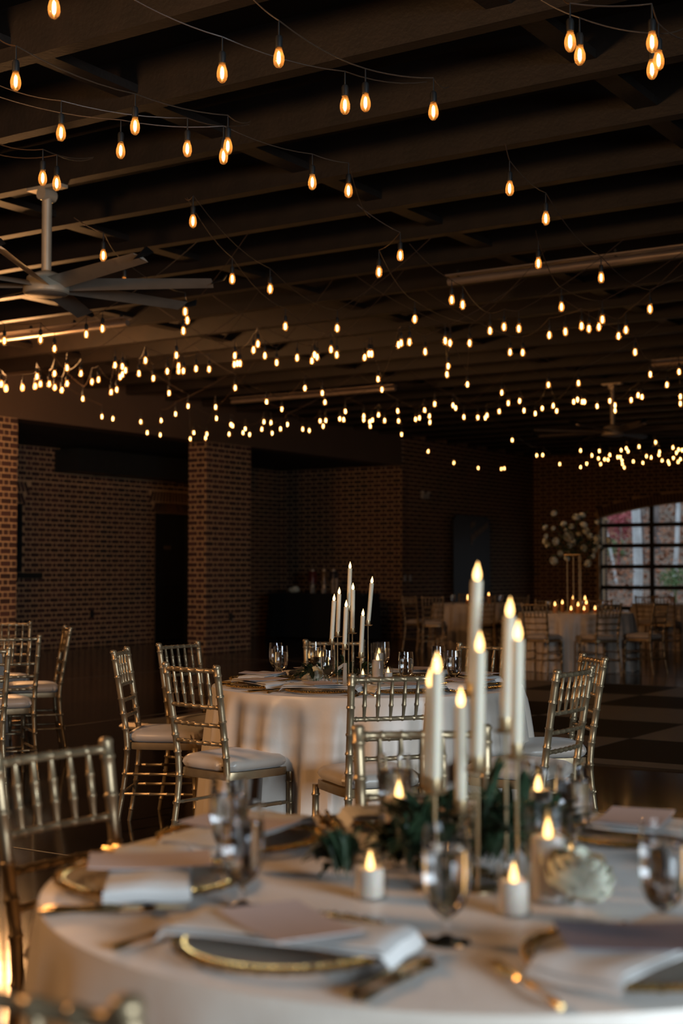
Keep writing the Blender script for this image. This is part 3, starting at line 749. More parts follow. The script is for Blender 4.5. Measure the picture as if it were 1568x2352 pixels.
setting(T2, 15, .56, 'at the right of the middle table', mg, 4, 10)
setting(T2, 62, .56, 'back right of the middle table', mg, 4, 10)
def goblet(px, py, label, grp, z=.935):
    p = at_z(px, py, z); p.z = TH; inst(GOB, label, p, random.uniform(0, 6), grp)
gg = 'water goblets on the foreground table'; gm = 'water goblets on the middle table'
goblet(1025, 2165, 'large water goblet front and centre, before the tapers', gg, TH)
goblet(556, 2086, 'water goblet between the left and centre place settings', gg, TH)
goblet(526, 2000, 'water goblet behind another one at the back left', gg, TH)
goblet(1524, 2150, 'water goblet at the right edge of foreground table', gg, TH)
goblet(1318, 1958, 'water goblet standing right of the greenery', gg, TH)
goblet(907, 1925, 'water goblet at the back, left of the foreground tapers', gg, TH)
goblet(633, 1477, 'water goblet back left, partly behind its twin', gm)
goblet(645, 1484, 'water goblet back left, in front of its twin', gm)
goblet(753, 1494, 'water goblet left of the middle table number', gm)
goblet(880, 1475, 'water goblet right of the tall middle candles, behind hurricane', gm)
goblet(932, 1498, 'water goblet standing alone at centre right of middle table', gm)
goblet(1007, 1485, 'water goblet behind the leftmost foreground flames', gm)
goblet(1042, 1495, 'water goblet right of the leftmost foreground flames', gm)
goblet(722, 1474, 'water goblet just behind the left hurricane on middle table', gm)

# ------------------------------------------------------------------ candles
def flame_mesh(s=1., m=None):
    return MB().lathe([(0, -.001), (.0030 * s, .001), (.0056 * s, .006 * s), (.0060 * s, .010 * s), (.0047 * s, .017 * s), (.0022 * s, .024 * s), (0, .031 * s)], 12).mesh('flame', m or FLM)
FLS = flame_mesh(1.2); FLA = flame_mesh(1.2, FLMA); AWAX = mat('wax_glow_tint', (.62, .30, .10), .5, 0, .1, 20, Subsurface_Weight=.5)  # AWAX: candle glow of the far tables put into the wax colour
def stick(px, py, d, stem, label, grp, top=None):
    """px,py = where the dish is in the photo; top = px,py of the candle top (for its lean)"""
    p = at_d(px, py, d); h = p.z - TH
    t = thing('candlestick', 'slim brass candlestick ' + label, 'candlestick', (p.x, p.y, TH), 0, 'brass candlesticks on the ' + grp)
    link('base', MB().lathe([(0, 0), (.032, 0), (.032, .003), (.006, .006), (0, .006)], 20).mesh('base', BRASS), t)
    link('rod', MB().tube([(0, 0, .004), (0, 0, h)], .0028, 8).mesh('rod', BRASS), t)
    link('drip_dish', MB().lathe([(0, h - .002), (.016, h - .001), (.023, h + .003), (.0235, h + .0045), (.016, h + .001), (0, h + .001)], 20).mesh('dish', BRASS), t)
    link('cup', MB().lathe([(0, h), (.0105, h), (.0122, h + .002), (.0122, h + .027), (.0112, h + .027), (.0112, h + .004), (0, h + .004)], 16).mesh('cup', BRASS), t)
    L_ = .205; tilt = 0.; 
    if top:
        q = at_d(top[0], top[1], d); v = (q - Vector((p.x, p.y, p.z + .004))); L_ = v.length
    else: v = Vector((0, 0, 1))
    c = thing('taper_candle', 'ivory taper candle ' + label, 'candle', (p.x, p.y, p.z + .005), 0, 'taper candles on the ' + grp)
    c.rotation_mode = 'QUATERNION'; c.rotation_quaternion = v.to_track_quat('Z', 'Y')
    link('wax', MB().lathe([(0, 0), (.0108, 0), (.0108, L_ - .002), (.0100, L_), (.006, L_ - .002), (0, L_ - .003)], 18).mesh('taper', WAX), c)
    link('flame', FLS, c, (0, 0, L_ - .002))
mid = [((761.2, 1479.6), (766.7, 1380.4), 'leftmost of the middle-table tapers', 6.98), ((774.9, 1463.3), (778.6, 1364.7), 'second from left among middle-table tapers', 7.05), ((790.8, 1492), (794.5, 1394.5), 'shortest, third from left on middle table', 6.92),
       ((800.4, 1403.5), (803.5, 1306), 'tallest on the middle table', 7.1), ((809, 1455.5), (810.3, 1355), 'just right of the tallest on middle table', 7.0), ((828.2, 1511), (833, 1414.7), 'low one second from right on middle table', 6.9), ((844.9, 1437), (853.5, 1339.8), 'rightmost on middle table, leaning right', 7.05)]
for a_, b_, lb, d in mid: stick(a_[0], a_[1], d, 0, lb, mg, b_)
fgs = [((1083, 1600), (1095, 1334), 'tallest in the foreground', 2.66), ((1161, 1682), (1170, 1416), 'second tallest in the foreground', 2.60), ((1186, 1742), (1189, 1470), 'rightmost in the foreground', 2.52),
       ((1096, 1772), (1101, 1496), 'centre one in front of the tallest taper', 2.50), ((998, 1822), (1003, 1544), 'left one of the foreground tapers', 2.50), ((982, 1812), (988, 1577), 'slightly hidden at far left of foreground tapers', 2.72), ((1058, 1870), (1058, 1622), 'lowest, shortest of the foreground tapers', 2.62)]
for a_, b_, lb, d in fgs: stick(a_[0], a_[1], d, 0, lb, fg, b_)
def votive(px, py, r, h, label, grp, glass=None, m=None, kind='pillar_candle', z=TH, d=None):
    """px,py: foot of the candle in the photograph"""
    p = at_z(px, py, z + .001) if d is None else at_d(px, py, d)
    p.z = z + .001
    cn = {'pillar_candle': 'white pillar candle ', 'votive_candle': 'small white votive candle '}[kind]
    c = thing(kind, cn + label, 'candle', (p.x, p.y, p.z + (.003 if glass else 0)), 0, grp)
    link('wax', MB().lathe([(0, 0), (r - .001, 0), (r, .002), (r, h - .002), (r - .003, h), (r * .6, h - .004), (0, h - .005)], 24).mesh('wax', m or WAXW), c)
    link('flame', FLS, c, (0, 0, h - .006), (0, 0, 0), 1.05 if r > .025 else .92)
    if glass:
        gr, gh = glass
        tag(link('glass_cylinder', MB().lathe([(0, 0), (gr, 0), (gr, gh), (gr - .002, gh), (gr - .002, .003), (0, .003)], 28).mesh('cyl', TGLASS), None, (p.x, p.y, p.z)), 'clear glass cylinder round candle ' + label, 'candle holder')
vf = 'candles in glass on the foreground table'; vm = 'candles in glass on the middle table'; vt = 'candles on the far tables'
votive(850, 2062, .023, .048, 'left of the greenery in the foreground', vf, (.030, .075), kind='votive_candle')
votive(1180, 2100, .023, .052, 'in the foreground, right of the large goblet', vf, (.030, .08), kind='votive_candle')
votive(1311, 2045, .023, .050, 'behind the cream rose in the foreground', vf, (.030, .075), kind='votive_candle')
votive(1259, 2068, .028, .105, 'beside the cream rose in the foreground', vf, (.040, .16))
votive(916, 1955, .028, .105, 'at the left back of the foreground greenery', vf, (.040, .17))
votive(1236, 1935, .028, .105, 'at the right back of the foreground greenery', vf, (.040, .17))
votive(702, 1560, .021, .038, 'at the left of the middle greenery', vm, (.027, .07), kind='votive_candle')
votive(833, 1568, .021, .038, 'behind the nearest middle-table chair, left one', vm, (.027, .07), kind='votive_candle')
votive(891, 1563, .021, .038, 'behind the nearest middle-table chair, right one', vm, (.027, .07), kind='votive_candle')
votive(867, 1571, .027, .115, 'tall one right of the middle-table tapers', vm, (.034, .2))
votive(732, 1545, .027, .085, 'in a tall glass left of the middle-table tapers', vm, (.036, .14))
votive(870, 1548, .024, .11, 'behind the tall pillar candle on middle table', vm, (.032, .17))
votive(744, 1552, .021, .06, 'behind the goblet left of the table number', vm, (.027, .07), kind='votive_candle')
# far table candles (flame pixel, height of candle)
for (fx, fy, hh, rr, d, lb, T_) in [(1274, 1389, .09, .03, 18.9, 'leftmost on the tall-flower table', 0), (1291, 1385, .10, .026, 19.4, 'second from left on tall-flower table', 0), (1316, 1374, .17, .035, 19.5, 'tall one behind the flower stand rods', 0), (1311, 1399, .05, .02, 18.6, 'low one before the flower stand', 0),
                                (1327, 1390, .09, .03, 18.8, 'in the middle, between flower stand rods', 0), (1341, 1399, .05, .02, 18.6, 'low one right of the flower stand', 0), (1346, 1385, .12, .034, 18.9, 'brightest, right of the flower stand', 0), (1343, 1375, .16, .034, 19.5, 'tall one at the back right of the flower stand', 0), (1366, 1398, .07, .02, 18.8, 'rightmost on the tall-flower table', 0),
                                (1074, 1371, .10, .03, 24.2, 'on the dark table left of tallest taper', 0), (1122, 1366, .12, .033, 24.3, 'on the dark table right of tallest taper', 0), (1074, 1376, .06, .02, 23.8, 'low one on the dark table left', 0)]:
    p = at_d(fx, fy, d); hh = max(.03, p.z - TH - .012)
    c = thing('votive_candle', 'far lit candle ' + lb, 'candle', (p.x, p.y, TH + .002), 0, vt)
    link('wax', MB().lathe([(0, 0), (rr, 0), (rr, hh), (0, hh - .004)], 14).mesh('wax', AWAX), c); link('flame', FLA, c, (0, 0, hh - .005), (0, 0, 0), 1.6)
for px_, py_, d, lb in [(1258, 1393, 19.0, 'leftmost on the tall-flower table'), (1336, 1370, 19.3, 'tall one right of the flower rods'), (1040, 1371, 24, 'on the dark far table'), (1384, 1393, 18.9, 'at the right of the tall-flower table'), (1150, 1373, 24, 'on the dark table, right part')]:
    p = at_d(px_, py_, d); p.z = TH; inst(GOB, 'far water goblet ' + lb, p, 0, 'goblets on the far tables')

# ------------------------------------------------------------------ greenery, roses, table number
leaf_b = MB(); 
lv = []; 
for i in range(7):
    t = i / 6; wd = .0092 * math.sin(PI * min(.98, t * .95 + .03)) ** .8
    for s in (-1, 0, 1): lv.append((s * wd, t * .055, -.006 * (2 * t - 1) ** 2 + (-.0025 if s == 0 else 0)))
lf = []
for i in range(6):
    a = i * 3; lf += [(a, a + 1, a + 4, a + 3), (a + 1, a + 2, a + 5, a + 4)]
LEAFM = leaf_b.add(lv, lf).mesh('leaf', LEAF)
def greenery(c, rx, ry, hgt, n, label, seed, ls=1., cat='greenery'):
    rnd = random.Random(seed); t = thing('greenery', label, cat, (c.x, c.y, TH)); st = MB()
    for k in range(n):
        a = rnd.uniform(0, 2 * PI); q = rnd.random() ** .5; base = Vector((rx * .35 * q * math.cos(a), ry * .35 * q * math.sin(a), .01))
        tip = Vector((rx * q * math.cos(a), ry * q * math.sin(a), hgt * rnd.uniform(.15, 1) * (1 - .5 * q) + .012)); midp = (base + tip) / 2 + Vector((0, 0, .03))
        pts = smooth_path([base, midp, tip], 4); st.tube(pts, .0012, 4)
        for j in range(1, len(pts)):
            d = (pts[j] - pts[j - 1]).normalized()
            for s in (-1, 1):
                v = (d + Vector((-d.y, d.x, 0)) * s * rnd.uniform(.7, 1.3) + Vector((0, 0, rnd.uniform(-.1, .5)))).normalized()
                o = link('leaf', LEAFM, t, pts[j], (0, 0, 0), ls * rnd.uniform(.7, 1.15)); o.rotation_mode = 'QUATERNION'
                o.rotation_quaternion = v.to_track_quat('Y', 'Z')
                if pts[j].z + v.z * .055 * ls < .004: o.location.z += .01 - v.z * .055 * ls
    link('stems', st.mesh('stems', STEM), t); return t
greenery(at_z(1090, 1985, TH), .17, .13, .16, 13, 'dark leafy greenery around the foreground candlesticks', 4, 1.15)
greenery(at_z(945, 2010, TH), .11, .09, .12, 8, 'dark leafy greenery left of the large foreground goblet', 9, 1.15)
greenery(at_z(800, 2035, TH), .07, .05, .035, 3, 'small leafy sprig at the left end of foreground greenery', 12, 1.1)
greenery(at_z(1195, 1960, TH), .10, .09, .13, 7, 'dark leafy greenery beside the foreground pillar candle', 15, 1.15)
greenery(at_z(800, 1562, TH), .22, .15, .10, 13, 'dark leafy greenery around the middle candlesticks', 21, 1.)
greenery(at_z(735, 1568, TH), .12, .10, .10, 7, 'leafy greenery behind the middle rose', 23, 1.)
def petal(th0, r, h, wdt, curl, b, tilt):
    vs = []; fs = []; n, m = 5, 4
    for i in range(n + 1):
        for j in range(m + 1):
            u = (i / n - .5) * wdt; v = j / m; rr_ = r * (.25 + .80 * math.sin(v * PI * .60)) + curl * .5 * max(0, v - .8) * r
            vs.append((rr_ * math.cos(th0 + u), rr_ * math.sin(th0 + u), h * v * (1 - .25 * abs(2 * i / n - 1) ** 2) - curl * .3 * r * max(0, v - .8) - tilt))
    for i in range(n):
        for j in range(m): a = i * (m + 1) + j; fs.append((a, a + m + 1, a + m + 2, a + 1))
    b.add(vs, fs)
def rose_mesh(R):
    b = MB()
    for li, (r, h, n, cu) in enumerate(((.18, .86, 3, 0), (.36, .92, 4, .0), (.55, .93, 5, .05), (.74, .88, 6, .12), (.92, .80, 7, .22), (1.08, .66, 7, .4), (1.1, .45, 7, .6))):
        for k in range(n): petal(2 * PI * k / n + li * .7, r * R * .95, h * R * 1.65, 2 * PI / n * 1.35, cu, b, 0)
    b.lathe([(0, 0), (.4 * R, .05 * R), (.3 * R, .5 * R), (0, .8 * R)], 10)
    return b.mesh('rose', ROSE)
RM = rose_mesh(.042)
def rose(p, s, label, grp=None, tilt=(.3, .2)):
    t = thing('rose', label, 'flower', p, 0, grp); t.rotation_euler = (tilt[0], tilt[1], random.uniform(0, 6)); t.scale = (s,) * 3
    link('bloom', RM, t); link('stem', MB().tube([(0, 0, .004), (.01, 0, -.012)], .003, 6).mesh('st', STEM), t)
p = at_z(1318, 2085, TH); p.z = TH + .018; rose(p, 1.22, 'large cream rose at the right of the foreground greenery', None, (.25, -.2))
p = at_z(880, 1990, TH); p.z = TH + .02; rose(p, .8, 'soft cream rose at left of foreground greenery, half hidden', None)
p = at_z(728, 1568, TH); p.z = TH + .02; rose(p, .95, 'cream rose left of the middle-table goblet', None, (.6, .5))
p = at_z(850, 1560, TH); p.z = TH + .03; rose(p, .8, 'cream rose among middle greenery, right of the tapers', None, (.2, -.5))
p = at_z(1135, 1935, TH); p.z = TH + .03; rose(p, .85, 'cream rose deep in the foreground greenery', None)
# table number "1"
b = MB(); t_ = .006
for q in ([(-.010, 0), (.010, 0), (.010, .115), (-.006, .115)], [(-.006, .115), (-.034, .095), (-.034, .080), (-.010, .096)]):
    vs = [(x, -t_, z) for x, z in q] + [(x, t_, z) for x, z in q]; b.add(vs, [(0, 1, 2, 3), (7, 6, 5, 4)] + [(k, 4 + k, 4 + (k + 1) % 4, (k + 1) % 4) for k in range(4)])
b.box((0, 0, .002), (.05, .03, .004))
p = at_z(791, 1578, TH); tag(link('table_number', b.mesh('one', mat('dull_gold_paint', (.26, .19, .12), .6), False), None, (p.x, p.y, TH), (0, 0, YAW + .15)), 'gold table number 1 in the middle greenery', 'table number')

# ------------------------------------------------------------------ tall flower arrangement(s)
def tall_flowers(c, zc, rx, rz_, n, seed, label, ztop, spots=None):
    rnd = random.Random(seed); t = thing('flower_stand', label, 'flowers', (c.x, c.y, TH)); hh = zc - TH - .2
    for dx, dy in ((-.085, -.05), (.085, -.05), (-.045, .06), (.06, .06)): link('rod', MB().tube([(dx, dy, 0), (dx, dy, hh)], .007, 8).mesh('rod', BRASS), t)
    link('base_plate', MB().box((0, 0, .004), (.24, .18, .008)).mesh('bp', BRASS, False), t); link('top_plate', MB().box((0, 0, hh), (.24, .18, .01)).mesh('tp', BRASS, False), t)
    st = MB(); 
    for k in range(n):
        if spots and k < len(spots):
            q = at_d(spots[k][0], spots[k][1], spots[k][3]) - Vector((c.x, c.y, TH)); sc = spots[k][2]
        else:
            th = rnd.uniform(0, 2 * PI); ph = rnd.uniform(-.5, 1.2); q = Vector((rx * math.cos(th) * math.cos(ph), rx * .8 * math.sin(th) * math.cos(ph), hh + .2 + rz_ * math.sin(ph))) * 1.; sc = rnd.uniform(.8, 1.2)
        v = q - Vector((0, 0, hh + .1)); o = link('bloom', RM, t, q, (0, 0, 0), sc); o.rotation_mode = 'QUATERNION'; o.rotation_quaternion = v.to_track_quat('Z', 'Y')
        st.tube([(0, 0, hh), q], .003, 4)
        for j in range(4):
            o = link('leaf', LEAFM, t, Vector((0, 0, hh + .05)).lerp(q, rnd.uniform(.55, 1.08)) + Vector((rnd.uniform(-.06, .06), rnd.uniform(-.06, .06), rnd.uniform(-.06, .06))), (rnd.uniform(0, 6), rnd.uniform(0, 6), rnd.uniform(0, 6)), 1.5)
    link('stems', st.mesh('stems', STEM), t)
dT = 19.1
sp = [(1274, 1183, 1.0), (1323, 1194, 1.25), (1338, 1211, 1.2), (1296, 1208, 1.0), (1257, 1233, .8), (1281, 1245, 1.2), (1307, 1235, 1.5), (1328, 1231, .95), (1350, 1236, 1.2), (1392, 1243, 1.1), (1312, 1254, .95), (1276, 1285, 1.3), (1304, 1278, .95), (1289, 1270, .9), (1346, 1290, 1.2), (1356, 1275, 1.0), (1364, 1244, .8), (1273, 1216, .8)]
tall_flowers(at_d(1320, 1400, dT), at_d(1320, 1240, dT).z, .42, .38, 34, 3, 'tall gold-rod stand with cream flowers on the far right table', 0, [(a, b_, s, dT + random.uniform(-.35, .1)) for a, b_, s in sp])
c5 = at_d(1610, 1400, 24.2); tall_flowers(c5, 2.05, .45, .38, 22, 6, 'tall cream flower arrangement cut off at the right edge', 0)

# ------------------------------------------------------------------ bar table, sign, wall fittings
bc = at_d(742, 1400, 28.1); bt = thing('bar_table', 'long bar table in the dark recess beside the brick pillar', 'table', (bc.x, bc.y - .0, 0))
bw_ = 2.25
link('tabletop', MB().box((0, 0, .87), (bw_, .70, .03)).mesh('bt', DARKM, False), bt)
for sx in (-1, 1):
    for sy in (-1, 1): link('leg', MB().tube([(sx * 1.0, sy * .28, 0), (sx * 1.0, sy * .28, .855)], .018, 8).mesh('bl', DARKM), bt)
n = 120; vs = []; fs = []; 
def rrect(a, hx, hy): 
    c, s = math.cos(a), math.sin(a); e = .22; return (math.copysign(abs(c) ** e, c) * hx, math.copysign(abs(s) ** e, s) * hy)
for li, dz in enumerate((0, .0, .02, .2, .5, .868)):
    for k in range(n):
        a = 2 * PI * k / n; f = (1 + .018 * math.sin(k * 1.1) * dz + .05 * dz); sc = .97 if li == 0 else 1.
        x, y = rrect(a, bw_ / 2 + .01, .36); vs.append((x * sc * f, y * sc * f, .889 - dz))
for l in range(5):
    for k in range(n): fs.append((l * n + k, l * n + (k + 1) % n, (l + 1) * n + (k + 1) % n, (l + 1) * n + k))
fs.append(tuple(range(n)))
tag(link('tablecloth', MB().add(vs, fs).mesh('bc', BCLOTH), None, (bc.x, bc.y, 0)), 'black floor-length cloth on the bar table', 'tablecloth')
ZB = .889
def on_bar(px): q = at_d(px, 1365, 28.0); return Vector((q.x, bc.y, ZB))
RED = mat('red_drink', (.14, .015, .012), .3); AMB = mat('amber_drink', (.12, .07, .03), .3); BLUE = mat('dark_drink', (.02, .02, .03), .3)
for px_, m_, lb, r in ((699, RED, 'drink dispenser filled with red punch', .085), (737, AMB, 'drink dispenser of clear glass, middle one', .075), (768, BLUE, 'drink dispenser with dark drink, right one', .085)):
    q = on_bar(px_); t = thing('drink_dispenser', lb + ' on the bar table', 'dispenser', q)
    link('stand', MB().lathe([(0, 0), (r * .75, 0), (r * .6, .02), (r * .55, .17), (r * .8, .185), (0, .185)], 20).mesh('stand', STEEL), t)
    link('jar', MB().lathe([(0, .187), (r, .19), (r, .40), (r * .85, .43), (0, .43)], 20).mesh('jar', m_), t)
    link('lid', MB().lathe([(0, .43), (r * .6, .43), (r * .6, .455), (.012, .46), (.012, .48), (0, .482)], 16).mesh('lid', STEEL), t)
    link('tap', MB().box((-.0, -r - .012, .215), (.02, .04, .02)).mesh('tap', STEEL), t)
for k, (px_, hh, r) in enumerate(((786, .27, .03), (798, .29, .035), (716, .12, .03), (753, .1, .03))):
    q = on_bar(px_); q.y -= .22
    tag(link('cup_stack', MB().lathe([(0, 0), (r * .75, 0), (r, hh), (r * .95, hh), (r * .95, hh - .01), (0, hh - .01)] , 14).lathe([(r * .9, hh * .7), (r * 1.04, hh * .72), (r * .93, hh * .74)], 14).mesh('cups', mat('pale_cup', (.42, .34, .26), .5)), None, q),
        ['stack of pale cups right of the dispensers', 'taller cup stack nearest the tallest middle taper', 'short cup stack between first two dispensers', 'short cup stack between second and third dispensers'][k], 'cups')
for k, (px_, s) in enumerate(((642, 1.), (656, 1.2))):
    q = on_bar(px_); q.y -= .15; q.z += .012; rose(q, s * 1.5, ['pale flower at the left end of bar table', 'pale flower second from left on bar table'][k])
# easel panel with script lettering on the long far wall
def on_wall(px, py):     # point on plane x = XL
    u, f, w_ = ray(px, py); dx = cy_ * u - sy_ * f; t = XL / dx; return W(u * t, f * t, H + w_ * t)
pa, pb = on_wall(1028, 1182), on_wall(1112, 1182)
sg = thing('sign_panel', 'tall black panel with script lettering against the far brick wall', 'sign', (XL + .12, (pa.y + pb.y) / 2, 0)); wdt = pb.y - pa.y; zt = pa.z
vs = []; 
for sx in (0, 1):
    pts = [(-wdt / 2, 0), (wdt / 2, 0)] + [(wdt / 2 - .18 + .18 * math.cos(a), zt - .18 + .18 * math.sin(a)) for a in [i * PI / 12 for i in range(7)]] + [(-wdt / 2 + .18 - .18 * math.sin(a), zt - .18 + .18 * math.cos(a)) for a in [i * PI / 12 for i in range(7)]]
    vs += [(.02 - .04 * sx, y, z) for y, z in pts]
k_ = len(pts); link('board', MB().add(vs, [tuple(range(k_)), tuple(range(k_, 2 * k_))[::-1]] + [(i, k_ + i, k_ + (i + 1) % k_, (i + 1) % k_) for i in range(k_)]).mesh('board', BLACK, False), sg)
LET = mat('gold_lettering', (.30, .22, .15), .5)
for txt, pxy, sz in (('the', (1067, 1215), .16), ('Johnsons', (1068, 1246), .22)):
    cu = bpy.data.curves.new('lettering', 'FONT'); cu.body = txt; cu.size = sz * 1.1; cu.shear = .35; cu.extrude = .003; cu.materials.append(LET)
    tp = bpy.data.objects.new('tmp', cu); COL.objects.link(tp); dg = bpy.context.evaluated_depsgraph_get(); me = bpy.data.meshes.new_from_object(tp.evaluated_get(dg)); bpy.data.objects.remove(tp)
    q = on_wall(*pxy); o = link('lettering', me, sg, (.028, q.y - sg.location.y, q.z)); o.rotation_euler = (Matrix.Rotation(PI / 2, 4, 'Z') @ Matrix.Rotation(PI / 2, 4, 'X') @ Matrix.Rotation(.42, 4, 'Z')).to_euler()
q = on_wall(970, 1140); t = thing('emergency_light', 'small pale twin emergency light high on the far wall', 'light fixture', (XL + .04, q.y, q.z))
link('case', MB().box((.02, 0, 0), (.06, .26, .10)).mesh('case', mat('pale_case', (.35, .33, .30), .5)), t)
for s in (-1, 1): link('lamp_head', MB().lathe([(0, 0), (.045, .01), (.05, .05), (0, .05)], 14, (0.03, s * .12, .05)).mesh('head', MATS['pale_case']), t)
for px_, lb in ((928, 'left pale switch plate low on the far wall corner'), (940, 'right pale switch plate low on the far wall corner')):
    q = on_wall(px_, 1328); t = thing('switch_plate', lb, 'switch', (XL + .018, q.y, q.z), 0)
    link('plate', MB().box((0, 0, 0), (.012, .08, .13)).mesh('pl', MATS['pale_case']), t); link('toggle', MB().box((.012, 0, 0), (.014, .012, .03)).mesh('tg', MATS['pale_case']), t)

# ------------------------------------------------------------------ ceiling fans
def fan(px, py, d, off, label):
    c = at_d(px, py, d); zt = ZC - c.z
    # hang from the nearest beam
    k = round((c.y - B0) / BSP); c.y = B0 + k * BSP
    q = proj(c); 
    t = thing('ceiling_fan', label, 'ceiling fan', c)
    link('downrod', MB().tube([(0, 0, .12), (0, 0, zt - .03)], .035, 20).mesh('rod', STEEL), t)
    link('mount', MB().box((0, 0, zt - .012), (.30, .10, .022)).tube([(0, -.06, zt - .06), (0, .06, zt - .06)], .045, 14).mesh('mount', STEEL), t)
    link('motor_housing', MB().lathe([(0, .11), (.06, .11), (.12, .085), (.135, .07), (.14, .03), (.158, .01), (.160, -.035), (.150, -.045), (0, -.046)], 40).mesh('motor', STEEL), t)
    link('cover_plate', MB().lathe([(0, -.052), (.13, -.052), (.143, -.046), (0, -.044)], 36).mesh('cover', BLADE), t)
    vs = []; n = 10; cw = .072
    for i in range(n + 1):
        r = .12 + (1.05) * i / n; wd = cw * (1 - .12 * i / n); tw_ = -.46 + .12 * i / n
        for (a, zz) in ((-1, 0), (-.3, .012), (.4, .012), (1, 0), (0, -.004)):
            y_ = a * wd; vs.append((r, y_ * math.cos(tw_) - zz * math.sin(tw_), y_ * math.sin(tw_) + zz * math.cos(tw_)))
    fs = [(0, 1, 2, 3, 4)[::-1], tuple(n * 5 + k for k in range(5))]
    for i in range(n):
        for k in range(5): fs.append((i * 5 + k, i * 5 + (k + 1) % 5, (i + 1) * 5 + (k + 1) % 5, (i + 1) * 5 + k))
    bme = MB().add(vs, fs).mesh('blade', BLADE); tip = MB()
    tip.add([(1.165, -.055, -.02), (1.25, -.06, .005), (1.28, -.03, .05), (1.25, .05, .03), (1.165, .055, .02), (1.17, -.05, -.012), (1.245, -.055, .012), (1.27, -.028, .056), (1.24, .045, .037), (1.17, .05, .028)], [(0, 1, 2, 3, 4)[::-1], (5, 6, 7, 8, 9)] + [(k, (k + 1) % 5, 5 + (k + 1) % 5, 5 + k) for k in range(5)])
    tme = tip.mesh('tip', BLACK)
    for k in range(8):
        a = YAW + math.radians(off + 45 * k); b_ = link('blade', bme, t, (0, 0, .02), (0, 0, a)); link('winglet', tme, b_)
fan(80, 655, 9.8, -3, 'large eight-blade ceiling fan at the left')
fan(1380, 988, 20.0, 9, 'far dim ceiling fan above the arched window')

# ------------------------------------------------------------------ string lights
ZBULB = 3.35
bulb_me = MB().lathe([(0, -.040), (.010, -.038), (.0185, -.028), (.0225, -.012), (.0220, .004), (.0175, .022), (.0130, .036), (.0125, .042)], 14).mesh('bulb', BULB)
fil_me = MB().lathe([(0, -.026), (.0060, -.019), (.0080, 0), (.0060, .020), (0, .028)], 7).mesh('filament', FILM)
sock_me = MB().lathe([(.0125, .040), (.0150, .042), (.0155, .078), (.012, .088), (.004, .092), (.0025, .15), (0, .152)], 10).mesh('socket', BLACK)
BULBS = 0
def strand(label, bulbs, start=None, end=None, sortx=False, grp='festoon light strings under the ceiling'):
    global BULBS
    if sortx: bulbs = sorted(bulbs)
    P = [at_z(x, y, ZBULB) for x, y in bulbs]
    nodes = [p + Vector((0, 0, .15)) for p in P]
    a = at_z(start[0], start[1], ZBULB + .28) if start else None; b_ = at_z(end[0], end[1], ZBULB + .30) if end else None
    path = ([a] if a else []) + nodes + ([b_] if b_ else [])
    if a is None and not start:
        p0 = nodes[0].copy(); k = round((p0.y - B0) / BSP); path.insert(0, Vector((p0.x - .9, B0 + k * BSP, ZC + .01)))
    if b_ is None:
        p0 = nodes[-1].copy(); k = round((p0.y - B0) / BSP); path.append(Vector((p0.x + .9, B0 + k * BSP, ZC + .01)))
    o0 = path[len(path) // 2].copy()
    t = thing('string_light', label, 'string lights', o0, 0, grp)
    pts = []
    for p, q in zip(path, path[1:]):
        m = 6; L_ = (q - p).length; sg_ = min(.06, .035 * L_)
        for k in range(m): f = k / m; pts.append(p.lerp(q, f) - o0 - Vector((0, 0, sg_ * 4 * f * (1 - f))))
    pts.append(path[-1] - o0)
    link('cord', MB().tube(pts, .0030, 5).mesh('cord', CORDM), t)
    for p in P:
        o = link('bulb', bulb_me, t, p - o0); link('filament', fil_me, o); link('socket', sock_me, o); BULBS += 1
strand('string whose single bulb is cut by the top left edge', [(124, 18)], (-60, -70), (300, -60))
strand('string from left edge ending in a pair of touching bulbs', [(36, 187), (310, 290), (523, 336)], (-10, 83), (575, 279))
strand('upper of two parallel strings at the upper left', [(140, 305), (430, 342)], (-10, 193), (572, 286))
strand('lower parallel string at upper left, running on rightwards', [(277, 346), (513, 359), (717, 419), (800, 438)], (-10, 220), (850, 500))
strand('string from the top edge with bulbs above the centre left', [(510, 168), (792, 242)], (300, -5), (980, 188))
strand('string from top centre with three well-spaced bulbs', [(640, 133), (839, 236), (995, 256)], (575, -8), (1030, 200))
strand('short string with one bulb just above the fan mount', [(98, 409)], (-10, 328), (215, 361))
strand('short string with one bulb right of the fan mount', [(130, 421)], (-10, 353), (212, 364))
strand('string across the top right corner, first bulb touching another', [(1331, 127), (1497, 160)], (1230, -8), (1580, 60))
strand('string across the top right corner, behind its neighbour', [(1309, 96), (1497, 97), (1512, 139)], (1290, -8), (1590, 90))
strand('string running from centre left towards the room middle', [(443, 508), (620, 664), (774, 754)], (425, 455))
strand('string with two lone bulbs left of centre', [(533, 641), (655, 750), (760, 803), (773, 815)], (430, 455))
strand('string passing over the right blades of the near fan', [(237, 587), (286, 649), (425, 716), (430, 736), (421, 760)], (170, 500))
strand('string with lone bulbs in the dark upper right', [(1170, 433), (1253, 502), (1380, 638), (1492, 710)], (1160, 330))
strand('string in the centre with two close bulbs at its top', [(919, 587), (870, 625), (952, 733)], (820, 470), (1110, 742))
strand('string crossing the long ceiling tube at right', [(1236, 605), (1289, 705), (1383, 734)], (1230, 530))
strand('string with a tight pair of bulbs right of centre', [(1037, 689), (1062, 700), (1125, 760), (1157, 751), (1191, 755)], (940, 560))
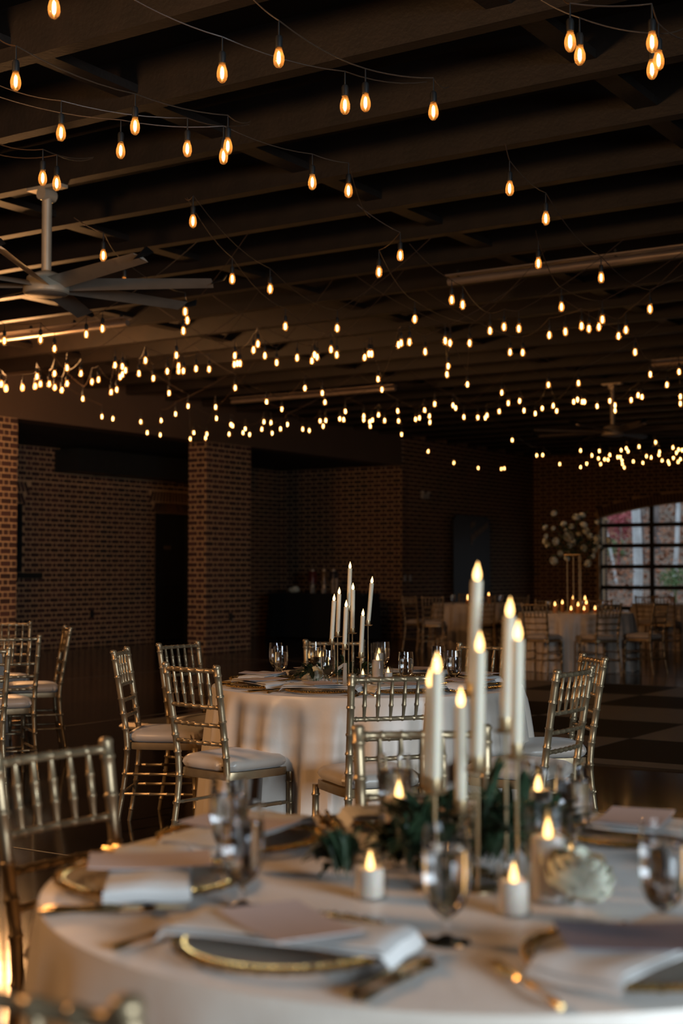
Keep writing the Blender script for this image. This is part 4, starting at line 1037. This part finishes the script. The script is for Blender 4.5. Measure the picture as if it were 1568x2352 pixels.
R_ = [('row of bulbs just below the left ceiling tube', [(10, 783), (93, 780), (125, 801), (198, 768), (235, 755)]),
 ('dense row of bulbs at left edge above the cut-off pillar', [(3, 882), (14, 892), (52, 890), (81, 887), (93, 882), (113, 882), (126, 890), (142, 896), (154, 881), (85, 865), (125, 858), (154, 845), (186, 858)]),
 ('knot of bulbs on the left, above the recessed brick wall', [(211, 877), (226, 872), (264, 839), (281, 842), (288, 851), (276, 866), (281, 860), (268, 895), (255, 901), (190, 916), (319, 858), (334, 828), (352, 869)]),
 ('cluster of bulbs left of centre above the brick pillar', [(405, 816), (384, 853), (410, 841), (410, 852), (421, 852), (450, 847), (480, 848), (388, 903)]),
 ('sagging row of bulbs in front of the brown fascia', [(234, 957), (259, 962), (323, 969), (370, 966), (403, 951), (338, 994), (368, 999)]),
 ('bulbs hanging right at the top of the brick pillar', [(437, 1008), (445, 994), (472, 1006), (475, 997), (432, 933), (495, 935), (497, 961)]),
 ('bulbs bunched below the middle of the long bare beams', [(592, 790), (582, 804), (608, 817), (635, 833), (539, 817), (538, 837), (545, 835), (551, 835)]),
 ('four close bulbs in the centre of the room', [(682, 822), (722, 815), (728, 820), (716, 829)]),
 ('low row of bulbs just right of the brick pillar', [(530, 975), (534, 978), (526, 997), (563, 985), (558, 994), (573, 998), (606, 969), (622, 971), (601, 986), (625, 995), (644, 985), (660, 975)]),
 ('bulbs crossing the middle ceiling tube', [(540, 891), (612, 923), (647, 940), (700, 892), (740, 903), (746, 924)]),
 ('low row of bulbs straight above the middle tapers', [(695, 986), (710, 989), (735, 967), (748, 966), (742, 979), (780, 962), (789, 964), (793, 945)]),
 ('tight cluster of bulbs in the low centre', [(835, 956), (835, 964), (869, 953), (855, 965), (849, 969), (850, 979), (883, 966), (913, 944), (915, 967), (922, 998)]),
 ('low row of bulbs right of centre', [(954, 963), (963, 960), (975, 942), (986, 956), (987, 970), (998, 928), (1040, 931), (1046, 937), (1065, 958)]),
 ('small bunches of bulbs at mid height in the centre', [(915, 792), (921, 788), (940, 786), (976, 808), (837, 821), (847, 813), (853, 813), (868, 871), (877, 895)]),
 ('bulbs above the tallest foreground flame, at mid height', [(1022, 783), (1033, 788), (1078, 788), (1029, 841), (1026, 860), (1073, 883)]),
 ('low row of bulbs above the rightmost tapers', [(1097, 959), (1114, 960), (1118, 954), (1146, 945), (1152, 902), (1167, 926), (1193, 921), (1203, 943)]),
 ('scattered bulbs left of the far ceiling fan', [(1229, 950), (1245, 938), (1270, 932), (1278, 944), (1259, 884), (1328, 880)]),
 ('tight row of bulbs just left of the far fan rod', [(1317, 923), (1326, 918), (1337, 923), (1342, 923), (1371, 933)]),
 ('bulbs just right of the far fan rod', [(1400, 921), (1412, 931), (1412, 943), (1449, 919), (1465, 908), (1474, 912)]),
 ('scattered bulbs down the right edge', [(1458, 809), (1493, 860), (1531, 884), (1559, 854), (1562, 911), (1562, 927)]),
 ('sagging row of bulbs below the right ceiling tube', [(1171, 809), (1200, 810), (1261, 770), (1298, 762), (1335, 749), (1352, 755), (1375, 751), (1420, 772), (1437, 758)]),
 ('lowest string of bulbs along the far left brick wall', [(983, 1037), (1042, 1063), (1098, 1075), (1151, 1077), (1158, 1076)]),
 ('sparse bulbs below and left of the far fan', [(1176, 1011), (1232, 1046), (1246, 1045), (1285, 1066), (1333, 1073), (1333, 1035), (1379, 1066)]),
 ('farthest tiny bulbs above the left half of arched window', [(1438, 1030), (1426, 1034), (1442, 1037), (1400, 1045), (1388, 1055), (1396, 1056), (1418, 1050), (1424, 1050), (1428, 1058), (1429, 1066), (1433, 1074), (1376, 1036), (1359, 1046), (1374, 1053), (1347, 1065)]),
 ('farthest tiny bulbs above the right half of arched window', [(1467, 1026), (1454, 1060), (1476, 1063), (1484, 1048), (1495, 1051), (1505, 1016), (1514, 1038), (1513, 1045), (1520, 1058), (1534, 1060), (1536, 1065), (1545, 1028), (1546, 1052), (1553, 1040), (1558, 1033), (1566, 1034), (1562, 1055), (1557, 1061)])]
for lb, bs in R_: strand(lb, bs, None, None, True)
for o in USED:
    if 'used' in o: del o['used']
for o in list(COL.objects):
    if 'used' in o: del o['used']
